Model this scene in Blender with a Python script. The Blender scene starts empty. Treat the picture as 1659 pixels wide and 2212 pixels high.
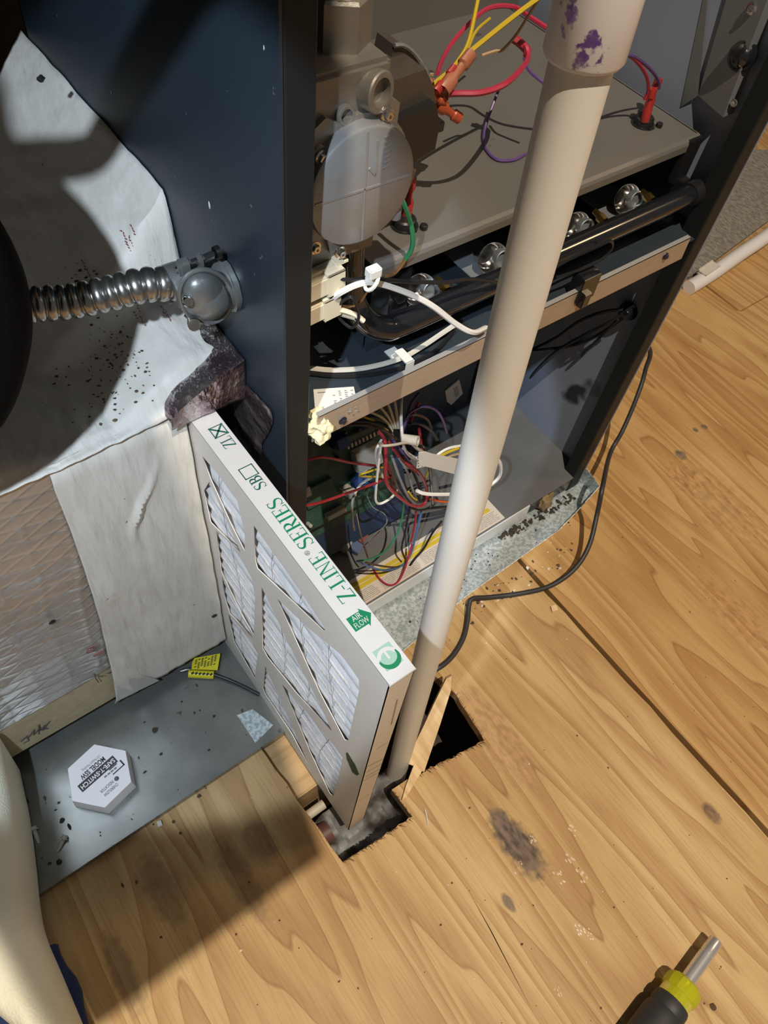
import bpy, bmesh, math, random
from mathutils import Vector, Matrix, noise
random.seed(7)
S = bpy.context.scene
COL = S.collection
V = Vector

# ------------------------------------------------------------------ camera
FPX = 1643.6
CAMZ = 1.0
# rows: world X, Y, Z expressed in camera axes (right, down, forward)
MW = Matrix(((0.80023831, -0.45132002, 0.39487832),
             (-0.59177994, -0.70086763, 0.39822239),
             (0.0970317, -0.55235388, -0.82794326)))
cam = bpy.data.cameras.new('camera')
camo = bpy.data.objects.new('camera', cam)
COL.objects.link(camo)
cam.sensor_fit = 'VERTICAL'
cam.sensor_height = 36.0
cam.sensor_width = 27.0
cam.lens = FPX * 36.0 / 2212.0
cam.clip_start = 0.01
rot = Matrix((MW.col[0], -MW.col[1], -MW.col[2])).transposed()
camo.matrix_world = Matrix.Translation((0, 0, CAMZ)) @ rot.to_4x4()
S.camera = camo

# ------------------------------------------------------------------ world, lights, exposure
S.view_settings.view_transform = 'Standard'
S.view_settings.look = 'None'
S.view_settings.gamma = 1.0
S.view_settings.use_curve_mapping = False
S.view_settings.exposure = 0.0
w = bpy.data.worlds.new('attic_air')
S.world = w
w.use_nodes = True
bg = w.node_tree.nodes['Background']
bg.inputs[0].default_value = (1.0, 0.93, 0.84, 1)
bg.inputs[1].default_value = 0.11


def lamp(name, kind, loc, target, energy, color, size=0.1, angle=60, blend=0.3):
    l = bpy.data.lights.new(name, kind)
    l.energy = energy
    l.color = color
    if kind == 'AREA':
        l.shape = 'DISK'
        l.size = size
    else:
        l.shadow_soft_size = size
    if kind == 'SPOT':
        l.spot_size = math.radians(angle)
        l.spot_blend = blend
    o = bpy.data.objects.new(name, l)
    o.location = loc
    o.rotation_euler = (V(target) - V(loc)).to_track_quat('-Z', 'Y').to_euler()
    COL.objects.link(o)
    return o


# warm-white work lamp hung over the installer, and the cool head torch beside the lens
lamp('ceiling_work_lamp', 'AREA', (-0.074, -0.741, 3.20), (0.35, 0.15, 0.0), 98, (1.0, 0.86, 0.68), 0.014)
lamp('side_room_lamp', 'AREA', (2.2, -0.5, 2.0), (0.9, 0.3, 0.2), 9, (1.0, 0.68, 0.38), 0.35)
lamp('head_torch', 'SPOT', (-0.22, 0.0, 1.19), (0.10, 0.45, 0.46), 34.0, (0.76, 0.88, 1.0), 0.010, 45, 0.12)


# ------------------------------------------------------------------ pixel -> world
def ray(px, py):
    return MW @ V(((px - 829.5) / FPX, (py - 1106.0) / FPX, 1.0))


def at(px, py, ax, val):
    """World point seen at a photo pixel, on the plane axis ax = val."""
    i = 'xyz'.index(ax)
    r = ray(px, py)
    o = V((0, 0, CAMZ))
    return o + r * ((val - o[i]) / r[i])


# ------------------------------------------------------------------ materials
MATS = {}


def nn(nt, t, **kw):
    n = nt.nodes.new(t)
    for k, v in kw.items():
        setattr(n, k, v)
    return n


def mat(name, col, rough=0.5, metal=0.0, col2=None, scale=30.0, bump=0.0, bscale=None, stretch=(1, 1, 1),
        detail=4.0, lo=0.35, hi=0.65, trans=0.0, coat=0.0, spec=0.5, coord='Object', bdist=0.002):
    if name in MATS:
        return MATS[name]
    m = bpy.data.materials.new(name)
    m.use_nodes = True
    nt = m.node_tree
    b = nt.nodes['Principled BSDF']
    b.inputs['Base Color'].default_value = (*col, 1)
    b.inputs['Roughness'].default_value = rough
    b.inputs['Metallic'].default_value = metal
    b.inputs['Transmission Weight'].default_value = trans
    b.inputs['Coat Weight'].default_value = coat
    b.inputs['Specular IOR Level'].default_value = spec
    if col2 is not None or bump:
        tc = nn(nt, 'ShaderNodeTexCoord')
        mp = nn(nt, 'ShaderNodeMapping')
        mp.inputs['Scale'].default_value = stretch
        nt.links.new(tc.outputs[coord], mp.inputs[0])
        if col2 is not None:
            t = nn(nt, 'ShaderNodeTexNoise')
            t.inputs['Scale'].default_value = scale
            t.inputs['Detail'].default_value = detail
            nt.links.new(mp.outputs[0], t.inputs[0])
            r = nn(nt, 'ShaderNodeValToRGB')
            r.color_ramp.elements[0].position = lo
            r.color_ramp.elements[0].color = (*col, 1)
            r.color_ramp.elements[1].position = hi
            r.color_ramp.elements[1].color = (*col2, 1)
            nt.links.new(t.outputs[0], r.inputs[0])
            nt.links.new(r.outputs[0], b.inputs['Base Color'])
        if bump:
            t2 = nn(nt, 'ShaderNodeTexNoise')
            t2.inputs['Scale'].default_value = bscale or scale
            t2.inputs['Detail'].default_value = 5
            nt.links.new(mp.outputs[0], t2.inputs[0])
            bp = nn(nt, 'ShaderNodeBump')
            bp.inputs['Strength'].default_value = bump
            bp.inputs['Distance'].default_value = bdist
            nt.links.new(t2.outputs[0], bp.inputs['Height'])
            nt.links.new(bp.outputs[0], b.inputs['Normal'])
    MATS[name] = m
    return m


def add_spots(m, color, scale=60, thresh=0.68, soft=0.02, stretch=(1, 1, 1), coord='Object', seed=0.0):
    """Sprinkle dirt flecks / scuffs (real stains) over a material's base colour."""
    nt = m.node_tree
    b = nt.nodes['Principled BSDF']
    tc = nn(nt, 'ShaderNodeTexCoord')
    mp = nn(nt, 'ShaderNodeMapping')
    mp.inputs['Scale'].default_value = stretch
    mp.inputs['Location'].default_value = (seed, seed * 1.7, seed * .3)
    nt.links.new(tc.outputs[coord], mp.inputs[0])
    t = nn(nt, 'ShaderNodeTexNoise')
    t.inputs['Scale'].default_value = scale
    t.inputs['Detail'].default_value = 3
    nt.links.new(mp.outputs[0], t.inputs[0])
    mr = nn(nt, 'ShaderNodeMapRange')
    mr.inputs[1].default_value = thresh
    mr.inputs[2].default_value = thresh + soft
    nt.links.new(t.outputs[0], mr.inputs[0])
    mx = nn(nt, 'ShaderNodeMix', data_type='RGBA')
    nt.links.new(mr.outputs[0], mx.inputs[0])
    src = b.inputs['Base Color']
    if src.links:
        nt.links.new(src.links[0].from_socket, mx.inputs[6])
    else:
        mx.inputs[6].default_value = src.default_value
    mx.inputs[7].default_value = (*color, 1)
    nt.links.new(mx.outputs[2], src)
    return m


def plywood(name, light, mid, dark, seed=0.0, knots=()):
    m = bpy.data.materials.new(name)
    m.use_nodes = True
    nt = m.node_tree
    b = nt.nodes['Principled BSDF']
    L = nt.links.new
    tc = nn(nt, 'ShaderNodeTexCoord')
    mp = nn(nt, 'ShaderNodeMapping')
    mp.inputs['Location'].default_value = (seed, seed, 0)
    L(tc.outputs['Object'], mp.inputs[0])
    # slow warp
    m1 = nn(nt, 'ShaderNodeMapping')
    m1.inputs['Scale'].default_value = (9.0, 0.85, 1)
    L(mp.outputs[0], m1.inputs[0])
    n1 = nn(nt, 'ShaderNodeTexNoise')
    n1.inputs['Scale'].default_value = 1.0
    n1.inputs['Detail'].default_value = 2.2
    n1.inputs['Roughness'].default_value = 0.42
    n1.inputs['Distortion'].default_value = 0.1
    L(m1.outputs[0], n1.inputs[0])
    mul = nn(nt, 'ShaderNodeMath', operation='MULTIPLY')
    mul.inputs[1].default_value = 15.0
    L(n1.outputs[0], mul.inputs[0])
    fr = nn(nt, 'ShaderNodeMath', operation='FRACT')
    L(mul.outputs[0], fr.inputs[0])
    r = nn(nt, 'ShaderNodeValToRGB')
    e = r.color_ramp.elements
    e[0].position = 0.0
    e[0].color = (*light, 1)
    e[1].position = 1.0
    e[1].color = (*light, 1)
    for p, c in ((0.25, light), (0.70, mid), (0.90, mid), (0.955, dark)):
        k = e.new(p)
        k.color = (*c, 1)
    L(fr.outputs[0], r.inputs[0])
    # broad tone patches
    m3 = nn(nt, 'ShaderNodeMapping')
    m3.inputs['Scale'].default_value = (3.0, 1.2, 1)
    L(mp.outputs[0], m3.inputs[0])
    n3 = nn(nt, 'ShaderNodeTexNoise')
    n3.inputs['Scale'].default_value = 2.2
    n3.inputs['Detail'].default_value = 4
    L(m3.outputs[0], n3.inputs[0])
    r3 = nn(nt, 'ShaderNodeValToRGB')
    r3.color_ramp.elements[0].position = 0.38
    r3.color_ramp.elements[0].color = (0.80, 0.72, 0.62, 1)
    r3.color_ramp.elements[1].position = 0.62
    r3.color_ramp.elements[1].color = (1.0, 1.0, 1.0, 1)
    L(n3.outputs[0], r3.inputs[0])
    mx = nn(nt, 'ShaderNodeMix', data_type='RGBA', blend_type='MULTIPLY')
    mx.inputs[0].default_value = 0.8
    L(r.outputs[0], mx.inputs[6])
    L(r3.outputs[0], mx.inputs[7])
    # fine fibres
    m2 = nn(nt, 'ShaderNodeMapping')
    m2.inputs['Scale'].default_value = (420, 14, 1)
    L(mp.outputs[0], m2.inputs[0])
    n2 = nn(nt, 'ShaderNodeTexNoise')
    n2.inputs['Scale'].default_value = 1.0
    n2.inputs['Detail'].default_value = 3
    L(m2.outputs[0], n2.inputs[0])
    r2 = nn(nt, 'ShaderNodeValToRGB')
    r2.color_ramp.elements[0].position = 0.30
    r2.color_ramp.elements[0].color = (0.72, 0.64, 0.55, 1)
    r2.color_ramp.elements[1].position = 0.55
    r2.color_ramp.elements[1].color = (1, 1, 1, 1)
    L(n2.outputs[0], r2.inputs[0])
    mx2 = nn(nt, 'ShaderNodeMix', data_type='RGBA', blend_type='MULTIPLY')
    mx2.inputs[0].default_value = 0.55
    L(mx.outputs[2], mx2.inputs[6])
    L(r2.outputs[0], mx2.inputs[7])
    last = mx2.outputs[2]
    # knots: (x, y, rx, ry, colour)
    sep = None
    if knots:
        nd = nn(nt, 'ShaderNodeTexNoise')
        nd.inputs['Scale'].default_value = 90
        nd.inputs['Detail'].default_value = 6
        L(tc.outputs['Object'], nd.inputs[0])
        km = nn(nt, 'ShaderNodeMapping')
        km.inputs['Scale'].default_value = (150, 60, 1)
        L(tc.outputs['Object'], km.inputs[0])
        nk = nn(nt, 'ShaderNodeTexNoise')
        nk.inputs['Scale'].default_value = 1.0
        nk.inputs['Detail'].default_value = 5
        L(km.outputs[0], nk.inputs[0])
        for (kx, ky, rx, ry, kc, st) in knots:
            mk = nn(nt, 'ShaderNodeMapping')
            mk.inputs['Location'].default_value = (-kx / rx, -ky / ry, 0)
            mk.inputs['Scale'].default_value = (1 / rx, 1 / ry, 0)
            L(tc.outputs['Object'], mk.inputs[0])
            ln = nn(nt, 'ShaderNodeVectorMath', operation='LENGTH')
            L(mk.outputs[0], ln.inputs[0])
            ad = nn(nt, 'ShaderNodeMath', operation='ADD')
            L(ln.outputs['Value'], ad.inputs[0])
            L(nd.outputs[0], ad.inputs[1])
            mr = nn(nt, 'ShaderNodeMapRange')
            mr.inputs[1].default_value = 1.15
            mr.inputs[2].default_value = 1.6
            mr.inputs[3].default_value = st
            mr.inputs[4].default_value = 0.0
            L(ad.outputs[0], mr.inputs[0])
            mk2 = nn(nt, 'ShaderNodeMix', data_type='RGBA')
            L(mr.outputs[0], mk2.inputs[0])
            L(last, mk2.inputs[6])
            kr = nn(nt, 'ShaderNodeValToRGB')
            kr.color_ramp.elements[0].position = .36
            kr.color_ramp.elements[0].color = (*[q * .45 for q in kc], 1)
            kr.color_ramp.elements[1].position = .62
            kr.color_ramp.elements[1].color = (*[min(1, q * 1.5) for q in kc], 1)
            L(nk.outputs[0], kr.inputs[0])
            L(kr.outputs[0], mk2.inputs[7])
            last = mk2.outputs[2]
    L(last, b.inputs['Base Color'])
    b.inputs['Roughness'].default_value = 0.55
    b.inputs['Specular IOR Level'].default_value = 0.35
    bp = nn(nt, 'ShaderNodeBump')
    bp.inputs['Strength'].default_value = 0.25
    bp.inputs['Distance'].default_value = 0.0008
    L(n2.outputs[0], bp.inputs['Height'])
    L(bp.outputs[0], b.inputs['Normal'])
    return m


# ------------------------------------------------------------------ object helpers
def link(name, me, m=None, parent=None, smooth=False):
    o = bpy.data.objects.new(name, me)
    COL.objects.link(o)
    if m is not None and not me.materials:
        me.materials.append(m)
    if smooth:
        for p in me.polygons:
            p.use_smooth = True
    if parent is not None:
        o.parent = parent
        o.matrix_parent_inverse = PINV(parent)
    return o


def PINV(p):
    # every mesh here is authored in world coordinates; parents are unrotated Empties or meshes at the origin
    mw = Matrix.Translation(p.location)
    q = p.parent
    while q is not None:
        # locations of empties are already world locations, meshes sit at the origin
        q = q.parent
    return mw.inverted()


def thing(name, loc, label, cat, group=None):
    o = bpy.data.objects.new(name, None)
    o.empty_display_size = 0.02
    o.location = loc
    COL.objects.link(o)
    tag(o, label, cat, group)
    return o


def tag(o, label=None, cat=None, group=None, kind=None):
    if label:
        o['label'] = label
    if cat:
        o['category'] = cat
    if group:
        o['group'] = group
    if kind:
        o['kind'] = kind
    return o


def fin(bm, name, m, parent=None, smooth=False, bevel=0.0, seg=2, recalc=True):
    if bevel:
        es = [e for e in bm.edges if len(e.link_faces) == 2 and e.calc_face_angle(0) > 0.6]
        bmesh.ops.bevel(bm, geom=es, offset=bevel, segments=seg, affect='EDGES', clamp_overlap=True)
    if recalc:
        bmesh.ops.recalc_face_normals(bm, faces=bm.faces)
    me = bpy.data.meshes.new(name)
    bm.to_mesh(me)
    bm.free()
    o = link(name, me, m, parent)
    if smooth:
        for p in me.polygons:
            p.use_smooth = True
        me.set_sharp_from_angle(angle=math.radians(38))
    return o


def abox(bm, lo, hi, mtx=None):
    r = bmesh.ops.create_cube(bm, size=1.0)
    lo, hi = V(lo), V(hi)
    for v in r['verts']:
        v.co = V((lo[i] + (v.co[i] + .5) * (hi[i] - lo[i]) for i in range(3)))
        if mtx is not None:
            v.co = mtx @ v.co
    return r['verts']


def box(name, lo, hi, m, parent=None, bevel=0.0, mtx=None, seg=2):
    bm = bmesh.new()
    abox(bm, lo, hi, mtx)
    return fin(bm, name, m, parent, bevel=bevel, seg=seg, smooth=bevel > 0)


def frame_of(d):
    d = V(d).normalized()
    a = V((0, 0, 1)) if abs(d.z) < 0.9 else V((1, 0, 0))
    x = a.cross(d).normalized()
    y = d.cross(x).normalized()
    return x, y, d


def spline(pts, n=6):
    P = [V(p) for p in pts]
    if len(P) < 3:
        return [P[0].lerp(P[-1], i / n) for i in range(n + 1)]
    out = []
    for i in range(len(P) - 1):
        p0 = P[i - 1] if i else P[0] * 2 - P[1]
        p1, p2 = P[i], P[i + 1]
        p3 = P[i + 2] if i + 2 < len(P) else P[-1] * 2 - P[-2]
        for k in range(n):
            t = k / n
            out.append(0.5 * ((2 * p1) + (p2 - p0) * t + (2 * p0 - 5 * p1 + 4 * p2 - p3) * t * t
                              + (3 * p1 - p0 - 3 * p2 + p3) * t ** 3))
    out.append(P[-1])
    return out


def atube(bm, path, rad, sides=8, cap=True, flat=1.0):
    """Sweep a circle along a path; rad is a number or a function of 0..1."""
    n = len(path)
    rings = []
    x = None
    for i, p in enumerate(path):
        d = (path[min(i + 1, n - 1)] - path[max(i - 1, 0)])
        if d.length < 1e-9:
            d = V((0, 0, 1))
        d.normalize()
        if x is None:
            x, y, _ = frame_of(d)
        else:
            x = (x - d * x.dot(d)).normalized()
        y = d.cross(x)
        r = rad(i / (n - 1)) if callable(rad) else rad
        rings.append([bm.verts.new(p + x * (r * math.cos(2 * math.pi * k / sides)) + y * (r * flat * math.sin(2 * math.pi * k / sides)))
                      for k in range(sides)])
    for a, b in zip(rings, rings[1:]):
        for k in range(sides):
            bm.faces.new((a[k], a[(k + 1) % sides], b[(k + 1) % sides], b[k]))
    if cap:
        bm.faces.new(rings[0][::-1])
        bm.faces.new(rings[-1])
    return rings


def tube(name, pts, r, m, parent=None, sides=8, n=6, raw=False):
    bm = bmesh.new()
    path = [V(p) for p in pts] if raw else spline(pts, n)
    atube(bm, path, r, sides)
    return fin(bm, name, m, parent, smooth=True)


def alathe(bm, base, axis, prof, seg=24, closed=False):
    """prof: list of (distance along axis, radius)."""
    x, y, d = frame_of(axis)
    base = V(base)
    rings = []
    for h, r in prof:
        if r < 1e-6:
            rings.append([bm.verts.new(base + d * h)])
        else:
            rings.append([bm.verts.new(base + d * h + x * (r * math.cos(2 * math.pi * k / seg)) + y * (r * math.sin(2 * math.pi * k / seg)))
                          for k in range(seg)])
    for a, b in zip(rings, rings[1:]):
        for k in range(seg):
            k2 = (k + 1) % seg
            if len(a) == 1 and len(b) == 1:
                continue
            if len(a) == 1:
                bm.faces.new((a[0], b[k], b[k2]))
            elif len(b) == 1:
                bm.faces.new((a[k], a[k2], b[0]))
            else:
                bm.faces.new((a[k], a[k2], b[k2], b[k]))
    return rings


def lathe(name, base, axis, prof, m, parent=None, seg=24):
    bm = bmesh.new()
    alathe(bm, base, axis, prof, seg)
    return fin(bm, name, m, parent, smooth=True)


def aprism(bm, poly, d):
    """Extrude a planar polygon (world points) by vector d."""
    d = V(d)
    a = [bm.verts.new(V(p)) for p in poly]
    b = [bm.verts.new(V(p) + d) for p in poly]
    n = len(a)
    bm.faces.new(a)
    bm.faces.new(b[::-1])
    for k in range(n):
        bm.faces.new((a[k], b[k], b[(k + 1) % n], a[(k + 1) % n]))


def prism(name, poly, d, m, parent=None, bevel=0.0):
    bm = bmesh.new()
    aprism(bm, poly, d)
    return fin(bm, name, m, parent, bevel=bevel, smooth=bevel > 0)


def plate(name, outer, holes, M4, thick, m, parent=None):
    """Flat plate with holes: 2-D outlines filled by a curve, thickness along local +Z, placed by M4."""
    cu = bpy.data.curves.new(name, 'CURVE')
    cu.dimensions = '2D'
    cu.fill_mode = 'BOTH'
    cu.extrude = thick / 2
    for poly in [outer] + list(holes):
        sp = cu.splines.new('POLY')
        sp.points.add(len(poly) - 1)
        for p, q in zip(sp.points, poly):
            p.co = (q[0], q[1], 0, 1)
        sp.use_cyclic_u = True
    tmp = bpy.data.objects.new('tmp', cu)
    COL.objects.link(tmp)
    dg = bpy.context.evaluated_depsgraph_get()
    me = bpy.data.meshes.new_from_object(tmp.evaluated_get(dg))
    bpy.data.objects.remove(tmp)
    bpy.data.curves.remove(cu)
    me.transform(Matrix.Translation((0, 0, thick / 2)))
    me.transform(M4)
    me.name = name
    return link(name, me, m, parent)


def basis(o, r, u):
    r = V(r).normalized()
    u = V(u)
    u = (u - r * u.dot(r)).normalized()
    n = r.cross(u)
    return Matrix(((r.x, u.x, n.x, o[0]), (r.y, u.y, n.y, o[1]), (r.z, u.z, n.z, o[2]), (0, 0, 0, 1)))


def text(name, body, o, r, u, size, m, parent, width=None, align='CENTER', thick=0.00015, bold=0.0):
    cu = bpy.data.curves.new(name, 'FONT')
    cu.body = body
    cu.size = size
    cu.align_x = align
    cu.align_y = 'CENTER'
    cu.extrude = thick
    cu.offset = size * bold
    cu.resolution_u = 3
    tmp = bpy.data.objects.new('tmp', cu)
    COL.objects.link(tmp)
    dg = bpy.context.evaluated_depsgraph_get()
    me = bpy.data.meshes.new_from_object(tmp.evaluated_get(dg))
    bpy.data.objects.remove(tmp)
    bpy.data.curves.remove(cu)
    if width:
        xs = [v.co.x for v in me.vertices]
        k = width / max(1e-6, max(xs) - min(xs))
        me.transform(Matrix.Scale(k, 4, (1, 0, 0)))
    me.transform(basis(o, r, u))
    me.name = name
    return link(name, me, m, parent)


def lump(name, c, r, m, parent=None, amp=0.35, freq=30, sub=3, sq=(1, 1, 1)):
    bm = bmesh.new()
    bmesh.ops.create_icosphere(bm, subdivisions=sub, radius=1)
    c = V(c)
    for v in bm.verts:
        k = 1 + amp * noise.noise(V(v.co) * 1.7 + c * 13) + amp * .5 * noise.noise(V(v.co) * 4.5 + c * 7)
        v.co = c + V((v.co.x * sq[0], v.co.y * sq[1], v.co.z * sq[2])) * (r * k)
    return fin(bm, name, m, parent, smooth=True)


def screwhead(name, c, axis, r, m, parent=None):
    bm = bmesh.new()
    alathe(bm, c, axis, [(0, r * 1.5), (r * .25, r * 1.5), (r * .3, r)], 16)
    alathe(bm, c, axis, [(r * .3, r), (r * 1.1, r), (r * 1.2, r * .85), (r * 1.2, r * .4), (r * .8, r * .35), (r * .8, 0)], 6)
    return fin(bm, name, m, parent)


# shared materials
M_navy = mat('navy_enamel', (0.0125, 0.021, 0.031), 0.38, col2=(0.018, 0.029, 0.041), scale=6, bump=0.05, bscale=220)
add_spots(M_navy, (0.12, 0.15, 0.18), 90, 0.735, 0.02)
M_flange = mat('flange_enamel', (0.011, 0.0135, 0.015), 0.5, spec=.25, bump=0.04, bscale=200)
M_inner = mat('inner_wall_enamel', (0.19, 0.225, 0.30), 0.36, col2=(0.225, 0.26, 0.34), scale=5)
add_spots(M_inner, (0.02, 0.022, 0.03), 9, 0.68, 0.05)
M_dark = mat('dark_grey_enamel', (0.020, 0.028, 0.036), 0.35, col2=(0.028, 0.038, 0.048), scale=7)  # even dark blue-grey paint
M_black = mat('black_plastic', (0.012, 0.012, 0.013), 0.38)
M_blackgloss = mat('black_gloss', (0.010, 0.011, 0.014), 0.16, coat=0.4)
M_galv = mat('galvanized_steel', (0.30, 0.34, 0.36), 0.36, 0.75, col2=(0.42, 0.47, 0.50), scale=160, bump=0.08, bscale=260)
M_steelgrey = mat('grey_sheet_steel', (0.15, 0.145, 0.135), 0.42, 0.35, col2=(0.18, 0.172, 0.16), scale=5)
add_spots(M_steelgrey, (0.10, 0.095, 0.09), 40, 0.74, 0.02)
M_rail = mat('bare_rail_steel', (0.42, 0.36, 0.29), 0.40, 0.45, col2=(0.48, 0.41, 0.34), scale=40, stretch=(1, 8, 8))  # beige base colour carries the floor's reflection
M_cast = mat('cast_aluminium', (0.21, 0.195, 0.175), 0.45, 0.6, col2=(0.26, 0.24, 0.215), scale=40, bump=0.15, bscale=220)
M_cap = mat('valve_cap_aluminium', (0.27, 0.275, 0.28), 0.38, 0.55, col2=(0.30, 0.305, 0.31), scale=50, bump=0.05, bscale=300)
M_chrome = mat('bright_steel', (0.70, 0.68, 0.66), 0.16, 1.0)
M_brass = mat('brass', (0.62, 0.42, 0.14), 0.28, 1.0)
M_copper = mat('bare_copper_wire', (0.45, 0.24, 0.10), 0.35, 0.8)
M_redterm = mat('red_terminal_plastic', (0.42, 0.035, 0.03), 0.35, trans=0.25)
M_orangeterm = mat('orange_terminal_plastic', (0.46, 0.085, 0.035), 0.35, trans=0.2)
M_peachterm = mat('peach_terminal_plastic', (0.40, 0.15, 0.085), 0.4, trans=0.2)
M_ivory = mat('ivory_nylon', (0.62, 0.56, 0.42), 0.45)
M_whitetie = mat('translucent_nylon', (0.72, 0.74, 0.72), 0.4, trans=0.15)
M_paper = mat('label_paper', (0.62, 0.62, 0.60), 0.6)
M_ink = mat('black_ink', (0.02, 0.02, 0.022), 0.6)
M_greyink = mat('grey_ink', (0.22, 0.22, 0.23), 0.6)
M_foam = mat('yellow_foam', (0.62, 0.55, 0.34), 0.8, col2=(0.72, 0.66, 0.44), scale=60, bump=0.6, bscale=80)
M_tanfoam = mat('tan_foam', (0.30, 0.22, 0.11), 0.8, col2=(0.20, 0.14, 0.07), scale=80, bump=0.6, bscale=90)


def wirecol(n, c, r=0.42):
    return mat('wire_' + n, c, r)


WC = {
    'black': wirecol('black', (0.012, 0.012, 0.014), 0.3), 'white': wirecol('white', (0.72, 0.71, 0.69)),
    'cream': wirecol('cream', (0.62, 0.56, 0.42)), 'red': wirecol('red', (0.29, 0.018, 0.03)),
    'pink': wirecol('pink', (0.36, 0.022, 0.055)), 'yellow': wirecol('yellow', (0.48, 0.35, 0.02)),
    'purple': wirecol('purple', (0.10, 0.05, 0.19)), 'green': wirecol('green', (0.02, 0.16, 0.07)),
    'blue': wirecol('blue', (0.05, 0.13, 0.33)), 'grey': wirecol('grey', (0.20, 0.20, 0.21)),
    'brown': wirecol('brown', (0.07, 0.035, 0.022)), 'tan': wirecol('tan', (0.36, 0.25, 0.15)),
    'orange': wirecol('orange', (0.60, 0.10, 0.02)), 'copper': M_copper,
    'offwhite': wirecol('offwhite', (0.50, 0.48, 0.43)),
}


def wire(col, pts, label, r=0.0012, group=None, name='wire', sides=6, n=6, cat='wire'):
    """pts: (px, py, axis, value) photo pixels on a depth plane, or (px, py, y)."""
    P = []
    for p in pts:
        if len(p) == 3:
            P.append(at(p[0], p[1], 'y', p[2]))
        else:
            P.append(at(*p))
    o = tube(name, P, r, WC[col] if isinstance(col, str) else col, None, sides, n)
    return tag(o, label, cat, group)


# ================================================================== STRUCTURE: the plywood floor
floor = bpy.data.objects.new('floor', None)
COL.objects.link(floor)
tag(floor, 'golden plywood attic floor of butted sheets with a ragged cut hole', kind='structure')
KN = []


def kn(px, py, rx, ry, c, st):
    p = at(px, py, 'z', 0.0)
    KN.append((p.x, p.y, rx, ry, c, st))


kn(1120, 1825, .021, .050, (0.12, 0.085, 0.065), 0.95)
kn(1090, 1790, .014, .030, (0.14, 0.10, 0.08), 0.8)
kn(1537, 1756, .009, .016, (0.16, 0.10, 0.06), 0.9)
kn(1098, 1950, .006, .013, (0.15, 0.11, 0.09), 0.85)
kn(520, 1900, .016, .06, (0.11, 0.07, 0.045), 0.45)
kn(350, 1920, .02, .05, (0.11, 0.07, 0.045), 0.45)
kn(265, 2100, .014, .05, (0.10, 0.065, 0.05), 0.45)
kn(560, 1820, .02, .03, (0.12, 0.075, 0.05), 0.45)
kn(1070, 1585, .03, .09, (0.40, 0.24, 0.13), 0.35)
KB = []
for (px, py, rx, ry, c, st) in ((1470, 982, .010, .014, (0.15, 0.11, 0.08), .9), (1522, 922, .006, .008, (0.14, .10, .08), .9),
                                (1502, 928, .005, .006, (0.13, .10, .08), .9), (1480, 1033, .03, .035, (0.40, 0.22, 0.09), .5),
                                (1560, 1090, .05, .11, (0.36, 0.20, 0.085), .35), (1590, 1330, .03, .08, (0.34, 0.17, 0.07), .4)):
    p = at(px, py, 'z', 0.0)
    KB.append((p.x, p.y, rx, ry, c, st))
PLY_A = plywood('plywood_near', (0.58, 0.415, 0.205), (0.47, 0.305, 0.140), (0.38, 0.225, 0.10), 0.0, KN)
PLY_B = plywood('plywood_far', (0.56, 0.37, 0.165), (0.46, 0.275, 0.11), (0.37, 0.20, 0.08), 3.3, KB)
M_plyedge = mat('plywood_edge', (0.42, 0.27, 0.13), 0.75, col2=(0.26, 0.16, 0.08), scale=1, stretch=(4, 4, 420), bump=0.4)


def jag(a, b, n, amp):
    out = []
    a, b = V(a), V(b)
    d = (b - a)
    p = V((-d.y, d.x)).normalized()
    for i in range(1, n):
        q = a.lerp(b, i / n) + p * random.uniform(-amp, amp)
        out.append((q.x, q.y))
    return out


def fl(px, py):
    p = at(px, py, 'z', 0.0)
    return (p.x, p.y)


h = [fl(740, 1862), fl(890, 1765), fl(846, 1706), fl(882, 1682), fl(1046, 1600), fl(985, 1500), fl(925, 1447)]
hole = [h[0]] + jag(h[0], h[1], 22, .0016) + [h[1]] + [h[2], h[3]] + jag(h[3], h[4], 24, .0022) + [h[4]] + jag(h[4], h[5], 5, .0015) + [h[5], h[6], (0.33, 0.262), (0.122, 0.285)] + \
    jag((0.122, 0.285), h[0], 8, .0012)
c1, c2, c3 = fl(1003, 1908), fl(1060, 2010), fl(1152, 2190)
crack = [c1, (c2[0] - .0006, c2[1]), (c3[0], c3[1] - .004), (c2[0] + .0007, c2[1])]
TH = 0.018
MT = Matrix.Translation((0, 0, -TH))
SX = 0.598
seamL = [(SX + random.uniform(-.0022, .0012), -1.2 + 2.6 * i / 60) for i in range(61)]
o = plate('plywood_sheet', [(-1.6, -1.2)] + seamL + [(-1.6, 1.4)], [hole, crack], MT, TH, PLY_A, floor)
o = plate('plywood_sheet', [(SX + .0075, -1.2), (3.2, -1.2), (3.2, 0.479), (1.397, 0.479), (1.39, 0.487), (1.392, 1.4), (SX + .006, 1.4)], [], MT, TH, PLY_B, floor)
o = plate('plywood_sheet', [(1.3965, 0.4815), (3.2, 0.481), (3.2, 1.4), (1.3965, 1.4)], [], MT, TH, PLY_B, floor)
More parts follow.
